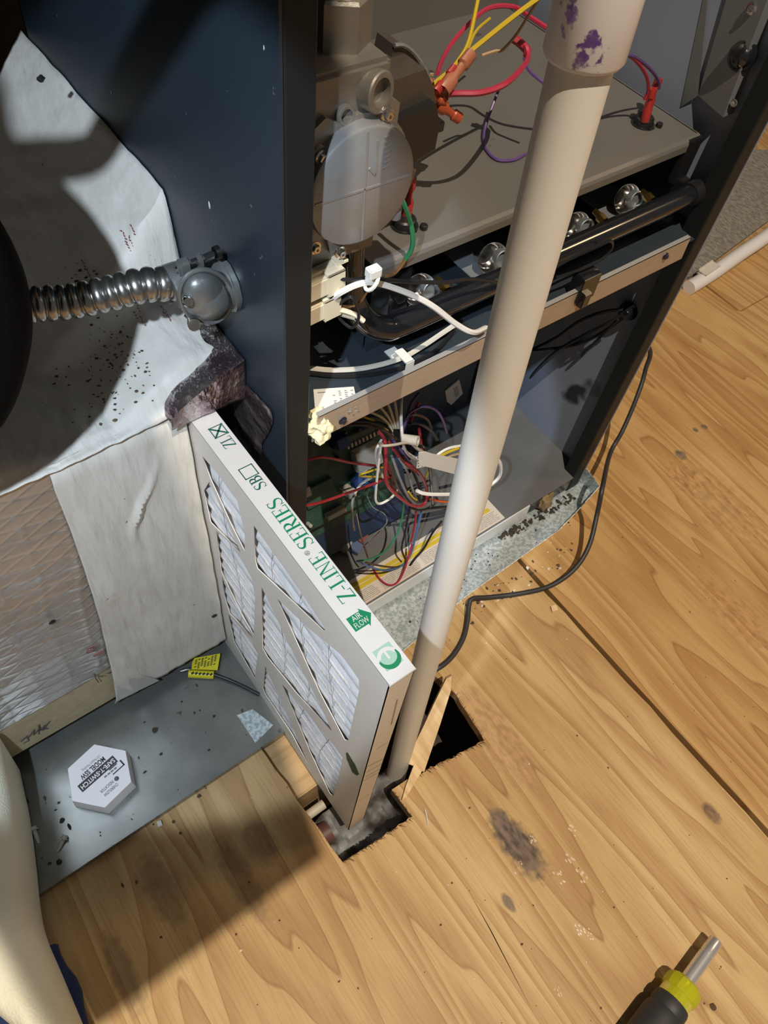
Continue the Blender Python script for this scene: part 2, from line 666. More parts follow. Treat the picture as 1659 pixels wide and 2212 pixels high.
# ragged splinters round the cut (too small to pick apart)
bm = bmesh.new()
for (a, b, n, dr) in ((h[0], h[1], 70, (0.55, -.8)), (h[3], h[4], 90, (0.5, -.85)), (h[1], h[2], 26, (.2, .4)), (h[4], h[5], 22, (.8, .2)), (h[0], (0.122, .27), 14, (-.4, -.2))):
    for i in range(n):
        t = random.random()
        p = V((a[0] + (b[0] - a[0]) * t, a[1] + (b[1] - a[1]) * t, .0005))
        q = p + V((dr[0] * random.uniform(.1, 1), dr[1] * random.uniform(.3, 1), 0)) * random.uniform(.004, .013) + V((0, 0, random.uniform(.0005, .003)))
        s = V((random.uniform(.0003, .0009), 0, 0))
        k = [bm.verts.new(p - s), bm.verts.new(p + s), bm.verts.new(q), bm.verts.new(p + V((0, 0, .0012)))]
        bm.faces.new((k[0], k[1], k[2]))
        bm.faces.new((k[0], k[2], k[3]))
        bm.faces.new((k[1], k[3], k[2]))
o = fin(bm, 'splinters', mat('splinter_wood', (0.30, 0.18, 0.08), 0.8, col2=(0.10, 0.06, 0.03), scale=300), floor)
o['kind'] = 'stuff'

# under the hole
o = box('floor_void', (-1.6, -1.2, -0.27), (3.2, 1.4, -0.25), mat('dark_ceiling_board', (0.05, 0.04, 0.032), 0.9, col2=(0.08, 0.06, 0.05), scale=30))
tag(o, 'dark board at the bottom of the floor hole', kind='structure')
M_lumber = mat('rough_lumber', (0.46, 0.30, 0.14), 0.75, col2=(0.33, 0.20, 0.09), scale=1, stretch=(10, 90, 90), bump=0.4)
o = box('floor_joist', (-0.05, 0.196, -0.20), (0.205, 0.31, -0.0185), M_lumber, bevel=.002)
tag(o, 'lumber joist showing under the cut floor beside the metal pan', kind='structure')
t = tube('pipe', [(-.05, .178, -.055), (.08, .178, -.057), (.16, .178, -.058)], .0065, mat('pale_pipe', (0.50, 0.46, 0.36), .5), None, 12)
tag(t, 'thin pale pipe crossing the floor hole beneath the air filter', 'pipe')
t = tube('pipe', [(-.05, .150, -.075), (.08, .150, -.076), (.150, .149, -.077)], .015, mat('dull_red_pipe', (0.13, 0.055, 0.048), .5, col2=(.09, .04, .034), scale=30), None, 16)
tag(t, 'dull red insulated pipe in the floor hole beneath the air filter', 'pipe')
# crumpled vapour paper in the hole
bm = bmesh.new()
G = 26
gv = []
for i in range(G + 1):
    row = []
    for j in range(G + 1):
        x = .118 + .15 * i / G
        y = .085 + .085 * j / G
        z = -.075 + .035 * noise.noise(V((x * 26, y * 34, 1.3))) + .014 * noise.noise(V((x * 90, y * 60, 4)))
        row.append(bm.verts.new((x, y, z)))
    gv.append(row)
for i in range(G):
    for j in range(G):
        bm.faces.new((gv[i][j], gv[i + 1][j], gv[i + 1][j + 1], gv[i][j + 1]))
o = fin(bm, 'insulation_facing', mat('grey_facing_paper', (0.26, 0.27, 0.28), .6, col2=(0.07, .06, .05), scale=22, lo=.45, hi=.6), smooth=True)
md = o.modifiers.new('s', 'SOLIDIFY')
md.thickness = .001
tag(o, 'torn grey insulation paper crumpled in the floor hole', 'insulation')

# overhead: unseen boxes added out of view to shade the left side
o = box('shade_box', (-0.118, -0.365, 1.80), (0.010, -0.141, 2.1), mat('shade_box_grey', (0.25, 0.24, 0.22), .6))
tag(o, 'unseen box added overhead to cast the floor shadow', kind='structure')
o = box('shade_box', (-1.3, -0.14, 1.80), (0.115, 1.3, 2.1), mat('shade_box_grey', (0.25, 0.24, 0.22), .6))
tag(o, 'unseen box added overhead to shade the plenum top', kind='structure')
o = box('wall_back', (-1.6, 1.36, -0.02), (3.2, 1.39, 2.6), mat('unlit_attic_black', (0.010, 0.009, 0.008), .9, col2=(0.016, 0.013, 0.011), scale=8))  # near-black colour stands in for the attic's darkness
tag(o, 'near-black backdrop wall standing for the unlit attic behind the furnace and plenum', kind='structure')

# rug at the far right
rugm = mat('grey_rug', (0.15, 0.14, 0.128), 0.95, col2=(0.30, 0.28, 0.25), scale=240, stretch=(1, .35, 1), bump=0.9, bscale=400, detail=6)
rp = [fl(1478, 612), fl(1500, 500), (1.30, 0.80), (2.6, 1.3), (2.6, 0.97), fl(1700, 395), fl(1640, 505)]
rp = [at(1462, 612, 'z', 0), at(1500, 598, 'z', 0), at(1659, 480, 'z', 0), at(1760, 380, 'z', 0), at(1700, 330, 'z', 0), at(1615, 328, 'z', 0), at(1500, 380, 'z', 0), at(1430, 520, 'z', 0)]
o = prism('rug', [(p.x, p.y, 0.0) for p in rp], (0, 0, 0.007), rugm, bevel=.002)
tag(o, 'flecked grey rug lying on the plywood behind the furnace', 'rug')

# ================================================================== FURNACE
FX0, FX1, FY, FB, FT = 0.213, 0.777, 0.345, 0.785, 1.35
fur = thing('furnace', (0.495, FY, 0.012), 'open dark slate furnace cabinet with its front doors removed', 'furnace')
Z0 = 0.012
# left side panel with folded front flange
bm = bmesh.new()
abox(bm, (FX0, FY, Z0), (FX0 + .0018, FB, FT))
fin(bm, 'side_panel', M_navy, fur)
bm = bmesh.new()
prof = [(FX0, FY + .004), (FX0 + .0012, FY + .0012), (FX0 + .004, FY), (FX0 + .0222, FY), (FX0 + .0236, FY + .0014), (FX0 + .0236, FY + .016), (FX0 + .0222, FY + .016), (FX0 + .0222, FY + .0025),
        (FX0 + .003, FY + .0025), (FX0 + .0019, FY + .004)]
aprism(bm, [(a, b, Z0) for a, b in prof], (0, 0, FT - Z0))
fin(bm, 'front_flange', M_flange, fur)
# right side panel and flange
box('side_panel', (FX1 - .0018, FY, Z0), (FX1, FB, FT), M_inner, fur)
bm = bmesh.new()
prof = [(FX1, FY + .004), (FX1 - .0012, FY + .0012), (FX1 - .004, FY), (FX1 - .0222, FY), (FX1 - .0236, FY + .0014), (FX1 - .0236, FY + .022), (FX1 - .0222, FY + .022), (FX1 - .0222, FY + .0025),
        (FX1 - .003, FY + .0025), (FX1 - .0019, FY + .004)]
aprism(bm, [(a, b, Z0) for a, b in prof], (0, 0, FT - Z0))
fin(bm, 'front_flange', M_flange, fur)
XI = FX1 - .002
# back panels
box('vestibule_panel', (FX0 + .002, 0.705, 0.50), (XI, 0.709, FT), M_steelgrey, fur)
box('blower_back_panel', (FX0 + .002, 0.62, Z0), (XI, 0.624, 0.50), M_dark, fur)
box('cabinet_back', (FX0, FB - .002, Z0), (FX1, FB, FT), M_navy, fur)
# mid deck behind the cross rail
DZ = 0.497
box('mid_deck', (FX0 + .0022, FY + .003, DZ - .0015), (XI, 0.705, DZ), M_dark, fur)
# cross rail
bm = bmesh.new()
aprism(bm, [(.2395, FY - .001, .478), (.7375, FY - .001, .479), (.7345, FY - .001, .5085), (.246, FY - .001, .508)], (0, .0018, 0))
rail = fin(bm, 'cross_rail', M_rail, fur)
bm = bmesh.new()
abox(bm, (.246, FY - .001, .507), (.7345, FY + .004, .5085))
fin(bm, 'rail_top_fold', mat('rail_lit_edge', (0.62, 0.62, 0.62), .3, .6), fur)  # brighter steel colour paints the lit line along the rail top
M_bluescrew = mat('blued_screw', (0.05, 0.055, 0.09), .35, .7)
for px, py in ((740, 908), (1437, 553)):
    p = at(px, py, 'y', FY - .001)
    screwhead('screw', p, (0, -1, 0), .0028, M_bluescrew, fur)
# rail clip near the right end (black plastic)
p = at(1268, 622, 'y', FY - .001)
bm = bmesh.new()
abox(bm, (p.x - .013, FY - .004, p.z - .014), (p.x + .013, FY + .012, p.z + .016))
abox(bm, (p.x - .008, FY - .008, p.z - .02), (p.x + .003, FY + .002, p.z - .002))
fin(bm, 'rail_clip', M_blackgloss, fur, bevel=.001)
# burner box: top shelf with rolled front lip
SZ = 0.593
bm = bmesh.new()
prof = [(0.398, SZ), (0.3945, SZ - .002), (0.393, SZ - .005), (0.393, SZ - .0125), (0.3945, SZ - .0125), (0.3945, SZ - .0055), (0.396, SZ - .003), (0.399, SZ - .0018), (0.705, SZ - .0018), (0.705, SZ)]
aprism(bm, [(0.331, a, b) for a, b in prof], (0.755 - 0.331, 0, 0))
fin(bm, 'burner_box_top', M_steelgrey, fur)
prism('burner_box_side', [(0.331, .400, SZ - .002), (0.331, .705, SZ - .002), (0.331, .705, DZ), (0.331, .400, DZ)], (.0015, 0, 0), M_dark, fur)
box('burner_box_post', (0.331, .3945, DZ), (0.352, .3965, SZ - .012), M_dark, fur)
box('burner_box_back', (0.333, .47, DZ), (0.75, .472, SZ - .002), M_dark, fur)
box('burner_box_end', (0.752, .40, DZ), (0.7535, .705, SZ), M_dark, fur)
# right shelf-end bracket
bm = bmesh.new()
p = at(1495, 320, 'x', .757)
abox(bm, (.735, .392, SZ - .05), (.757, .4, SZ - .001))
abox(bm, (.742, .385, SZ - .09), (.757, .397, SZ - .045))
fin(bm, 'shelf_bracket', M_black, fur, bevel=.001)
# corner bracket with round bushing high on the right wall
xb = XI - .0005
q = [at(1470, 232, 'x', xb), at(1512, 205, 'x', xb), at(1590, -60, 'x', xb), at(1680, -60, 'x', xb), at(1650, 60, 'x', xb), at(1583, 240, 'x', xb), at(1520, 212, 'x', xb)]
bm = bmesh.new()
a, b_, c_, d_ = at(1512, 205, 'x', xb), at(1583, 245, 'x', xb), at(1700, -60, 'x', xb), at(1590, -60, 'x', xb)
M_brk = mat('bracket_steel', (0.21, 0.225, 0.24), .35, .4, col2=(.25, .26, .28), scale=9)
fold = V((-.016, 0, 0))
pts = [a + fold * .2, b_ + fold, c_ + fold, d_ + fold * .2]
vs = [bm.verts.new(v) for v in pts]
vs2 = [bm.verts.new(V((xb, v.y, v.z))) for v in pts]
bm.faces.new(vs)
for k in range(4):
    bm.faces.new((vs[k], vs2[k], vs2[(k + 1) % 4], vs[(k + 1) % 4]))
e_ = at(1470, 232, 'x', xb)
f_ = [bm.verts.new(e_), bm.verts.new(a + fold * .2), bm.verts.new(d_ + V((0, .03, 0)))]
bm.faces.new(f_)
fin(bm, 'corner_bracket', M_brk, fur)
p = at(1600, 122, 'x', xb - .013)
bm = bmesh.new()
alathe(bm, p + V((.004, 0, 0)), (-1, -.35, .15), [(0, .0135), (.005, .0135), (.0065, .0125), (.006, .0108), (.0075, .009), (.0105, .006), (.0115, 0)], 28)
fin(bm, 'bushing', M_blackgloss, fur, smooth=True)
p = at(1585, 222, 'x', xb - .012)
screwhead('screw', p, (-1, -.3, .1), .0025, M_chrome, fur)
p = at(1625, 18, 'x', xb - .012)
screwhead('screw', p, (-1, -.3, .1), .0035, M_chrome, fur)
# lower deck, white front rim
LZ = 0.045
box('lower_deck', (FX0 + .0022, FY + .001, LZ - .0015), (XI, 0.62, LZ), mat('deck_grey', (0.10, 0.105, 0.11), .45, col2=(.13, .135, .14), scale=8), fur)
box('front_rim', (FX0 + .024, FY - .001, 0.014), (0.655, FY + .001, LZ + .001), mat('white_rim_steel', (0.72, 0.76, 0.80), .35, .2), fur)
box('inner_skirt', (0.655, FY + .002, 0.014), (XI, FY + .004, LZ - .004), M_dark, fur)
# foam gasket lumps
p = at(688, 918, 'y', FY + .004)
lump('foam_lump', (p.x, FY + .004, p.z), .0125, M_foam, fur, .5, sq=(1.0, .9, 1.15), sub=4)
p = at(1176, 1082, 'z', .022)
lump('foam_lump', p, .013, M_tanfoam, fur, .5, sq=(1.1, .8, 1.3))
p = at(1462, 508, 'y', .375)
lump('foam_lump', p, .0085, M_tanfoam, fur, .4)
# knock-out marks / specks on left panel as scuffs
for px, py, s in ((452, 443, .0022), (240, 200, .0011), (570, 103, .0009)):
    p = at(px, py, 'x', FX0 - .0003)
    lump('paint_chip', p, s, M_paper, fur, .3, sub=2, sq=(.15, .6, 1.4))

# warning label on the lower deck
wl = at(1098, 1128, 'z', LZ)
lab = box('warning_label', (.300, FY + .004, LZ), (.606, FY + .046, LZ + .0006), mat('buff_label', (0.56, 0.50, 0.44), .55), fur)
lab['label'] = 'paper warning label with yellow band and lines of small print'
M_yel = mat('label_yellow', (0.52, 0.40, 0.03), .5)
box('yellow_band', (.300, FY + .034, LZ + .0006), (.425, FY + .0395, LZ + .0010), M_yel, lab)
box('yellow_band', (.300, FY + .0265, LZ + .0006), (.52, FY + .0325, LZ + .0010), M_yel, lab)
box('yellow_band', (.43, FY + .034, LZ + .0006), (.585, FY + .0395, LZ + .0010), M_yel, lab)
box('yellow_band', (.535, FY + .0265, LZ + .0006), (.595, FY + .0325, LZ + .0010), M_yel, lab)
bm = bmesh.new()
for r_ in range(7):
    y = FY + .0075 + r_ * .0025
    for (xa, xe) in ((.304, .372), (.378, .445), (.452, .522), (.53, .60)):
        x = xa
        while x < xe - .004:
            wdt = random.uniform(.003, .011)
            abox(bm, (x, y, LZ + .0006), (min(x + wdt, xe), y + .0007, LZ + .0009))
            x += wdt + .0012
fin(bm, 'small_print', M_greyink, lab)

# maker's paper label on the mid deck (square code left out)
def quad_on(zz, px):
    return [at(a, b, 'z', zz) for a, b in px]


lq = quad_on(DZ, [(677, 842), (764, 836), (771, 868), (700, 905), (682, 905)])
lab2 = prism('rating_label', lq, (0, 0, .0006), M_paper, fur)
r_ = (lq[1] - lq[0]).normalized()
u_ = V((0, 0, 1)).cross(r_)
bm = bmesh.new()
for i in range(4):
    for k in range(12):
        a = lq[0] + r_ * (.016 + .0055 * i) - u_ * (.004 + .0022 * k)
        if random.random() < .8:
            aprism(bm, [a, a + r_ * random.uniform(.0015, .003), a + r_ * .002 - u_ * .0009, a - u_ * .0009], (0, 0, .0009))
a = lq[0] + r_ * .003 - u_ * .004
aprism(bm, [a, a + r_ * .007, a + r_ * .007 - u_ * .001, a - u_ * .001], (0, 0, .0009))
fin(bm, 'small_print', M_greyink, lab2)

# ================================================================== galvanized base pan under the furnace
bp_ = thing('base_pan', (0.5, .30, 0), 'galvanized base pan with bent front lip under the furnace', 'drain pan')
M_spangle = mat('spangled_galvanized', (0.42, 0.50, 0.54), 0.34, 0.5, col2=(0.68, 0.77, 0.82), scale=230, bump=0.25, bscale=260, detail=2, lo=.42, hi=.58)
add_spots(M_spangle, (0.05, 0.045, 0.04), 120, 0.72, 0.02)
edge = [fl(800, 1475), fl(885, 1392), fl(1000, 1292), fl(1100, 1222), fl(1200, 1152), fl(1240, 1112)]
edge = [(.285, .268)] + [(a, b) for a, b in edge[1:]] + [(.790, .318)]
outl = [(a, b, 0.001) for a, b in edge] + [(.790, .78, .001), (.215, .78, .001), (.215, .268, .001)]
prism('pan_floor', outl, (0, 0, .0015), M_spangle, bp_)
bm = bmesh.new()
pl_ = [V((a, b, 0)) for a, b in edge]
top = [.006, .007, .008, .010, .013, .018, .030]
va = [bm.verts.new(p + V((0, 0, .001))) for p in pl_]
vb = [bm.verts.new(p + V((.001, -.003, top[i]))) for i, p in enumerate(pl_)]
va.append(bm.verts.new((.793, .38, .001)))
vb.append(bm.verts.new((.797, .375, .036)))
for k in range(len(va) - 1):
    bm.faces.new((va[k], va[k + 1], vb[k + 1], vb[k]))
o = fin(bm, 'front_lip', M_spangle, bp_)
md = o.modifiers.new('s', 'SOLIDIFY')
md.thickness = .0012

# dirt between rim and pan
def crumbs(name, spots, m, label=None, parent=None, cat=None):
    bm = bmesh.new()
    for (p, s) in spots:
        r = bmesh.ops.create_icosphere(bm, subdivisions=1, radius=1)
        ax = (random.uniform(.5, 1.5), random.uniform(.5, 1.5), random.uniform(.3, .7))
        for v in r['verts']:
            v.co = V(p) + V((v.co.x * ax[0], v.co.y * ax[1], v.co.z * ax[2])) * s * (1 + .3 * random.uniform(-1, 1))
    o = fin(bm, name, m, parent)
    if label:
        tag(o, label, cat, kind='stuff')
    return o


M_dirt = mat('dark_dirt', (0.028, 0.022, 0.018), .9, col2=(0.05, .038, .028), scale=90)
sp = []
for i in range(90):
    x = random.uniform(.60, .76)
    sp.append(((x, FY - .006 + random.uniform(-.007, .005) - (x - .6) * .02, .004), random.uniform(.0012, .0038)))
for i in range(40):
    sp.append(((random.uniform(.35, .75), random.uniform(.295, .34), .003), random.uniform(.0006, .0016)))
crumbs('dirt', sp, M_dirt, 'dark dirt crumbs caught along the galvanized base pan', cat='dirt')

# ================================================================== gas valve
gv_ = thing('gas_valve', (.29, .40, .60), 'cast aluminium gas valve with a big round cap', 'gas valve')
VC = at(777, 400, 'y', .362)        # cap centre
YB = .372
bm = bmesh.new()
abox(bm, (.225, YB, .635), (.3105, .445, .772))
fin(bm, 'valve_body', M_cast, gv_, bevel=.003)
# mounting rim behind the cap with ears
bm = bmesh.new()
poly = []
for k in range(40):
    a = 2 * math.pi * k / 40
    rr = .0445 + (.010 if any(abs(((math.degrees(a) - e0 + 180) % 360) - 180) < 13 for e0 in (58, 128, 195, 262, 345)) else 0)
    poly.append(V((VC.x + rr * math.cos(a), YB - .004, VC.z + rr * math.sin(a))))
aprism(bm, poly, (0, .009, 0))
fin(bm, 'cap_rim', M_cast, gv_, bevel=.001)
AX = V((-.03, -1, .04)).normalized()
capb = V((VC.x, YB - .004, VC.z))
cap = lathe('round_cap', capb, AX, [(0, .0415), (.008, .0415), (.0105, .0408), (.0118, .0390), (.0118, 0)], M_cap, gv_, 56)
fx = V((1, 0, 0))
fx = (fx - AX * fx.dot(AX)).normalized()
fz = fx.cross(AX) * 1
if fz.z < 0:
    fz = -fz
cf = capb + AX * .0118


def capbar(a, b, w_, hgt, nm='raised_rib'):
    a = cf + fx * a[0] + fz * a[1]
    b = cf + fx * b[0] + fz * b[1]
    d = (b - a).normalized()
    s = d.cross(AX) * (w_ / 2)
    bm = bmesh.new()
    aprism(bm, [a - s, a + s, b + s, b - s], AX * hgt)
    return fin(bm, nm, M_cap, cap)


capbar((-.0385, 0), (.0385, 0), .0016, .0006)
capbar((0, -.0385), (0, .0385), .0016, .0006)
capbar((.008, .008), (.008, .031), .0014, .0006, 'raised_arrow')
capbar((.008, .008), (.003, .014), .0014, .0006, 'raised_arrow')
for k in range(7):
    capbar((.0135 + .0008 * (k % 2), .011 + .0034 * k), (.0185, .012 + .0034 * k), .0011, .0005, 'raised_lettering')
# ports, bosses, screws
def boss(px, py, y, ax, r1, r2, L_, nm='port'):
    p = at(px, py, 'y', y)
    return lathe(nm, p - V(ax) * L_, ax, [(0, r1), (L_, r1), (L_ + .001, r1 * .93), (L_ + .001, r2), (-L_ * .2, r2 * .95), (-L_ * .2, 0)], M_cast, gv_, 28)


boss(823, 200, YB - .006, V((.25, -.95, .1)).normalized(), .0125, .0085, .014)
boss(748, 250, YB - .003, V((0, -1, .1)).normalized(), .0062, .0042, .006)
boss(690, 335, YB - .006, V((0, -1, .1)).normalized(), .006, .003, .008)
for px, py in ((836, 247), (695, 340), (680, 535), (735, 545)):
    p = at(px, py, 'y', YB - .008)
    screwhead('screw', p, (0, -1, .05), .0032, M_chrome, gv_)
# hex inlet fitting and doped nipple
hx = at(762, 104, 'z', .774)
bm = bmesh.new()
alathe(bm, (hx.x, hx.y + .016, .772), (0, 0, 1), [(0, .0205), (.026, .0205), (.028, .019), (.028, 0)], 6)
fin(bm, 'hex_fitting', M_cast, gv_, bevel=.0008)
bm = bmesh.new()
path = [V((hx.x, hx.y + .016, .798 + .003 * i)) for i in range(60)]
atube(bm, path, lambda t: .0165 + .0012 * math.sin(t * 120) + .0015 * noise.noise(V((t * 30, 1, 2))), 20)
fin(bm, 'gas_nipple', mat('doped_pipe', (0.42, 0.40, 0.37), .6, .3, col2=(.58, .56, .52), scale=120, bump=.7, bscale=150, stretch=(1, 1, 3)), gv_, smooth=True)
# solenoid: dark folded cover plus black coil block
bm = bmesh.new()
pc = [at(a, b, 'y', .425) for a, b in ((852, 98), (872, 98), (895, 116), (915, 145), (925, 168))]
atube(bm, spline(pc, 5), .0016, 6)
fin(bm, 'cover_edge', M_galv, gv_, smooth=True)
M_bronze = mat('bronze_cover', (0.085, 0.072, 0.06), .4, .4)
prism('cover_face', [at(a, b, 'y', .426) for a, b in ((835, 168), (852, 98), (872, 98), (895, 116), (915, 145), (925, 168), (880, 182))], (0, .02, 0), M_bronze, gv_)
prism('solenoid_cover', [at(a, b, 'y', .402) for a, b in ((832, 180), (920, 150), (938, 190), (942, 222), (852, 264), (840, 240))], (0, .03, 0), M_bronze, gv_, bevel=.002)
prism('solenoid_coil', [at(a, b, 'y', .394) for a, b in ((850, 266), (942, 224), (950, 268), (940, 322), (876, 362), (850, 372))], (0, .045, 0), M_black, gv_, bevel=.0012)
p = at(948, 278, 'y', .40)
box('coil_lug', p + V((-.004, 0, -.004)), p + V((.006, .012, .004)), M_black, gv_, bevel=.001)


def spade(px, py, y, m, parent, up=(0, 0, 1), s=1.0, nm='terminal'):
    p = at(px, py, 'y', y)
    bm = bmesh.new()
    alathe(bm, p, up, [(-.011 * s, .0042 * s), (-.004 * s, .0046 * s), (-.001 * s, .0028 * s), (.005 * s, .0028 * s), (.006 * s, .004 * s), (.013 * s, .0038 * s), (.013 * s, .0015 * s), (.008 * s, 0)], 12)
    bmesh.ops.scale(bm, vec=(1, .7, 1), space=Matrix.Translation(-p), verts=bm.verts)
    return fin(bm, nm, m, parent, smooth=True)


for (px, py, m_, up, s) in ((968, 240, M_orangeterm, (.9, -.2, -.6), 1.15), (940, 212, M_orangeterm, (.9, -.1, -.4), .9), (905, 182, M_peachterm, (1, .1, -.2), .9),
                            (985, 160, M_peachterm, (.85, .3, .5), 1.5), (960, 175, M_redterm, (.85, .3, .5), 1.0)):
    spade(px, py, .425, m_, gv_, up, s)
# small rear chassis screw on the shelf + drop of purple
p = at(930, 165, 'y', .43)
screwhead('screw', p, (0, 0, 1), .003, M_chrome, gv_)

# ================================================================== manifold pipe
mp_ = thing('gas_manifold', (.5, .372, .54), 'glossy black gas manifold pipe across the burners', 'pipe')
MZ, MY = .541, .372
tube('pipe_run', [(.752, MY, MZ), (.60, MY, MZ), (.45, MY, MZ), (.352, MY, MZ), (.331, MY + .001, MZ + .003), (.315, MY + .006, MZ + .014), (.305, MY + .014, MZ + .035), (.302, MY + .018, MZ + .075), (.302, MY + .018, MZ + .10)],
     .0112, M_blackgloss, mp_, 24, 10)
lathe('end_cap', (.752, MY, MZ), (1, 0, 0), [(-.012, .0112), (-.012, .0128), (.004, .0128), (.004, 0)], M_black, mp_)
# burners: four venturi horns with brackets and brass orifices
for i, (px, py) in enumerate(((1352, 418), (1243, 478), (1062, 545), (905, 612))):
    names = ('rightmost burner horn under the grey shelf end', 'burner horn half hidden behind the white riser pipe', 'burner horn just left of the white riser pipe', 'leftmost burner horn behind the white tied wire')
    c = at(px, py, 'y', .405)
    b = thing('burner', (c.x, .405, c.z - .02), 'bright steel ' + names[i], 'burner', 'burner horns behind the manifold')
    bm = bmesh.new()
    d = V((-.25, -.75, .35)).normalized()
    alathe(bm, c + V((.004, .014, -.012)), d, [(0, .0105), (.008, .0108), (.016, .0125), (.021, .0150), (.0225, .0155), (.0215, .0143), (.012, .0110), (.002, .0095), (.002, 0)], 30)
    fin(bm, 'venturi_horn', M_chrome, b, smooth=True)
    bm = bmesh.new()
    abox(bm, (c.x - .022, .385, c.z - .021), (c.x + .024, .462, c.z - .0195))
    abox(bm, (c.x + .016, .385, c.z - .021), (c.x + .0175, .40, c.z - .002))
    fin(bm, 'bracket', M_brk, b, bevel=.0004)
    lathe('orifice', (c.x + .012, MY + .008, MZ + .006), (0, 1, .2), [(0, .005), (.008, .005), (.009, .0035), (.016, .003), (.016, 0)], M_brass, b, 6)
    bm = bmesh.new()
    alathe(bm, (c.x + .008, .40, c.z - .005), (-.2, -.8, .3), [(0, .009), (.004, .0095), (.008, .009), (.0085, .008), (.004, .007), (.004, 0)], 20)
    fin(bm, 'throat_ring', M_galv, b, smooth=True)
# black igniter block with hex nut below the shelf corner
p = at(855, 640, 'y', .40)
ig = thing('igniter_bracket', p, 'black igniter bracket with hex nut below the grey shelf corner', 'bracket')
bm = bmesh.new()
abox(bm, (p.x - .012, .398, p.z - .032), (p.x + .014, .404, p.z + .028))
fin(bm, 'bracket_plate', M_blackgloss, ig, bevel=.0008)
for dz in (.004, -.018):
    bm = bmesh.new()
    alathe(bm, p + V((0, -.002, dz)), (0, -1, 0), [(0, .007), (.006, .007), (.0065, .0055), (.0065, 0)], 6)
    fin(bm, 'hex_nut', M_blackgloss, ig)

# ================================================================== limit switches on the shelf
def limit_switch(px, py, label, ups):
    c = at(px, py, 'z', SZ)
    t = thing('limit_switch', c, label, 'switch', 'limit switches on the burner box')
    lathe('switch_disc', c, (0, 0, 1), [(0, .0125), (.0012, .0125), (.0014, .0105), (.007, .0100), (.0085, .0085), (.0085, 0)], M_black, t, 26)
    bm = bmesh.new()
    abox(bm, c + V((-.004, -.013, .0002)), c + V((.004, .013, .0018)))
    alathe(bm, c + V((.012, -.012, 0)), (0, 0, 1), [(0, .0035), (.004, .0035), (.0045, .0025), (.0045, 0)], 8)
    fin(bm, 'mount_tab', M_black, t)
    for (dx, dy, tx) in ups:
        q = c + V((dx, dy, .013))
        up = V((tx, .1, 1))
        bm = bmesh.new()
        alathe(bm, q, up, [(-.006, .0044), (.006, .0048), (.010, .0028), (.016, .0026), (.018, .0042), (.026, .0040), (.026, .0014), (.02, 0)], 12)
        fin(bm, 'red_terminal', M_redterm, t, smooth=True)
    return t, c


ls1, c1_ = limit_switch(1388, 268, 'black limit switch with two red terminals at the right end of the shelf', ((-.006, -.004, -.06), (.011, .008, .16)))
ls2, c2_ = limit_switch(873, 487, 'black limit switch with a red terminal beside the green wire', ((.004, .003, .1),))
lathe('clear_terminal', c2_ + V((-.008, .004, .008)), (0, 0, 1), [(0, .005), (.018, .005), (.02, .003), (.02, 0)], mat('clear_sleeve', (0.35, 0.36, 0.48), .3, trans=.4), ls2, 12)

# ================================================================== wires, upper compartment
GU = 'loose wires in the burner compartment'
wire('yellow', [(1040, -40, .50), (1030, 10, .485), (1012, 90, .46), (990, 130, .45), (968, 155, .44), (935, 182, .432)], 'yellow wire rising steeply from the valve terminals', .0016, GU)
wire('yellow', [(1200, -30, .44), (1130, 20, .44), (1060, 75, .44), (1000, 125, .438), (965, 160, .434), (936, 184, .43)], 'bright yellow wire slanting right from the valve terminals', .0019, GU)
wire('yellow', [(1058, 40, .56), (1030, 65, .55), (1015, 95, .54), (1008, 120, .53)], 'short dim yellow wire deep behind the bright yellow wire', .0014, GU)
wire('tan', [(1170, -10, .44), (1150, 20, .445), (1115, 75, .455), (1085, 108, .46), (1070, 110, .462), (1040, 120, .46)], 'tan wire curving into the peach terminal', .0013, GU)
wire('pink', [(950, 205, .43), (985, 202, .42), (1040, 200, .41), (1090, 182, .41), (1125, 150, .43), (1140, 125, .45), (1135, 100, .46), (1115, 85, .47)], 'thick crimson wire bowing above the shelf', .0024, GU)
wire('pink', [(945, 158, .44), (955, 130, .47), (975, 95, .49), (1010, 55, .50), (1055, 18, .50), (1110, 15, .49), (1150, 40, .47), (1200, 70, .45), (1290, 110, .43), (1345, 117, .43)], 'pink wire arching behind the yellow wires', .0019, GU)
wire('red', [(1108, 82, .47), (1122, 92, .465), (1138, 108, .46), (1138, 118, .455)], 'short red crimped wire end by the pink arch', .0035, GU)
wire('pink', [(1340, 115, .43), (1362, 122, .43), (1385, 145, .435), (1398, 170, .438), (1400, 195, .44), (1392, 215, .441)], 'coral wire dropping into the right limit switch', .0017, GU)
wire('purple', [(1340, 118, .43), (1368, 122, .43), (1400, 145, .44), (1420, 170, .445), (1424, 190, .447)], 'purple wire dropping into the right limit switch', .0017, GU)
wire('purple', [(1136, 332, 'z', SZ + .002), (1110, 345, 'z', SZ + .002), (1075, 345, 'z', SZ + .002), (1052, 325, 'z', SZ + .002), (1045, 300, 'z', SZ + .004), (1050, 268, 'z', SZ + .01), (1075, 200, 'z', SZ + .03), (1082, 185, 'z', SZ + .04)],
     'thin purple wire looping on the grey shelf', .0014, GU)
wire('purple', [(1132, 125, .47), (1142, 150, .46), (1165, 172, .45), (1190, 190, .44)], 'purple wire passing behind the white riser coupling', .0015, GU)
wire('green', [(857, 408, .400), (872, 440, .392), (886, 480, .386), (892, 515, .384), (888, 540, .385), (876, 560, .388)], 'green ground wire beside the valve cap', .0021, GU)
wire('copper', [(876, 558, .388), (866, 575, .388), (850, 592, .388), (835, 598, .388), (828, 612, .388)], 'crimped bare copper end of the green ground wire', .0016, GU)
wire('pink', [(858, 402, .405), (870, 385, .41), (888, 366, .415)], 'short pink wire into the left limit switch', .0019, GU)
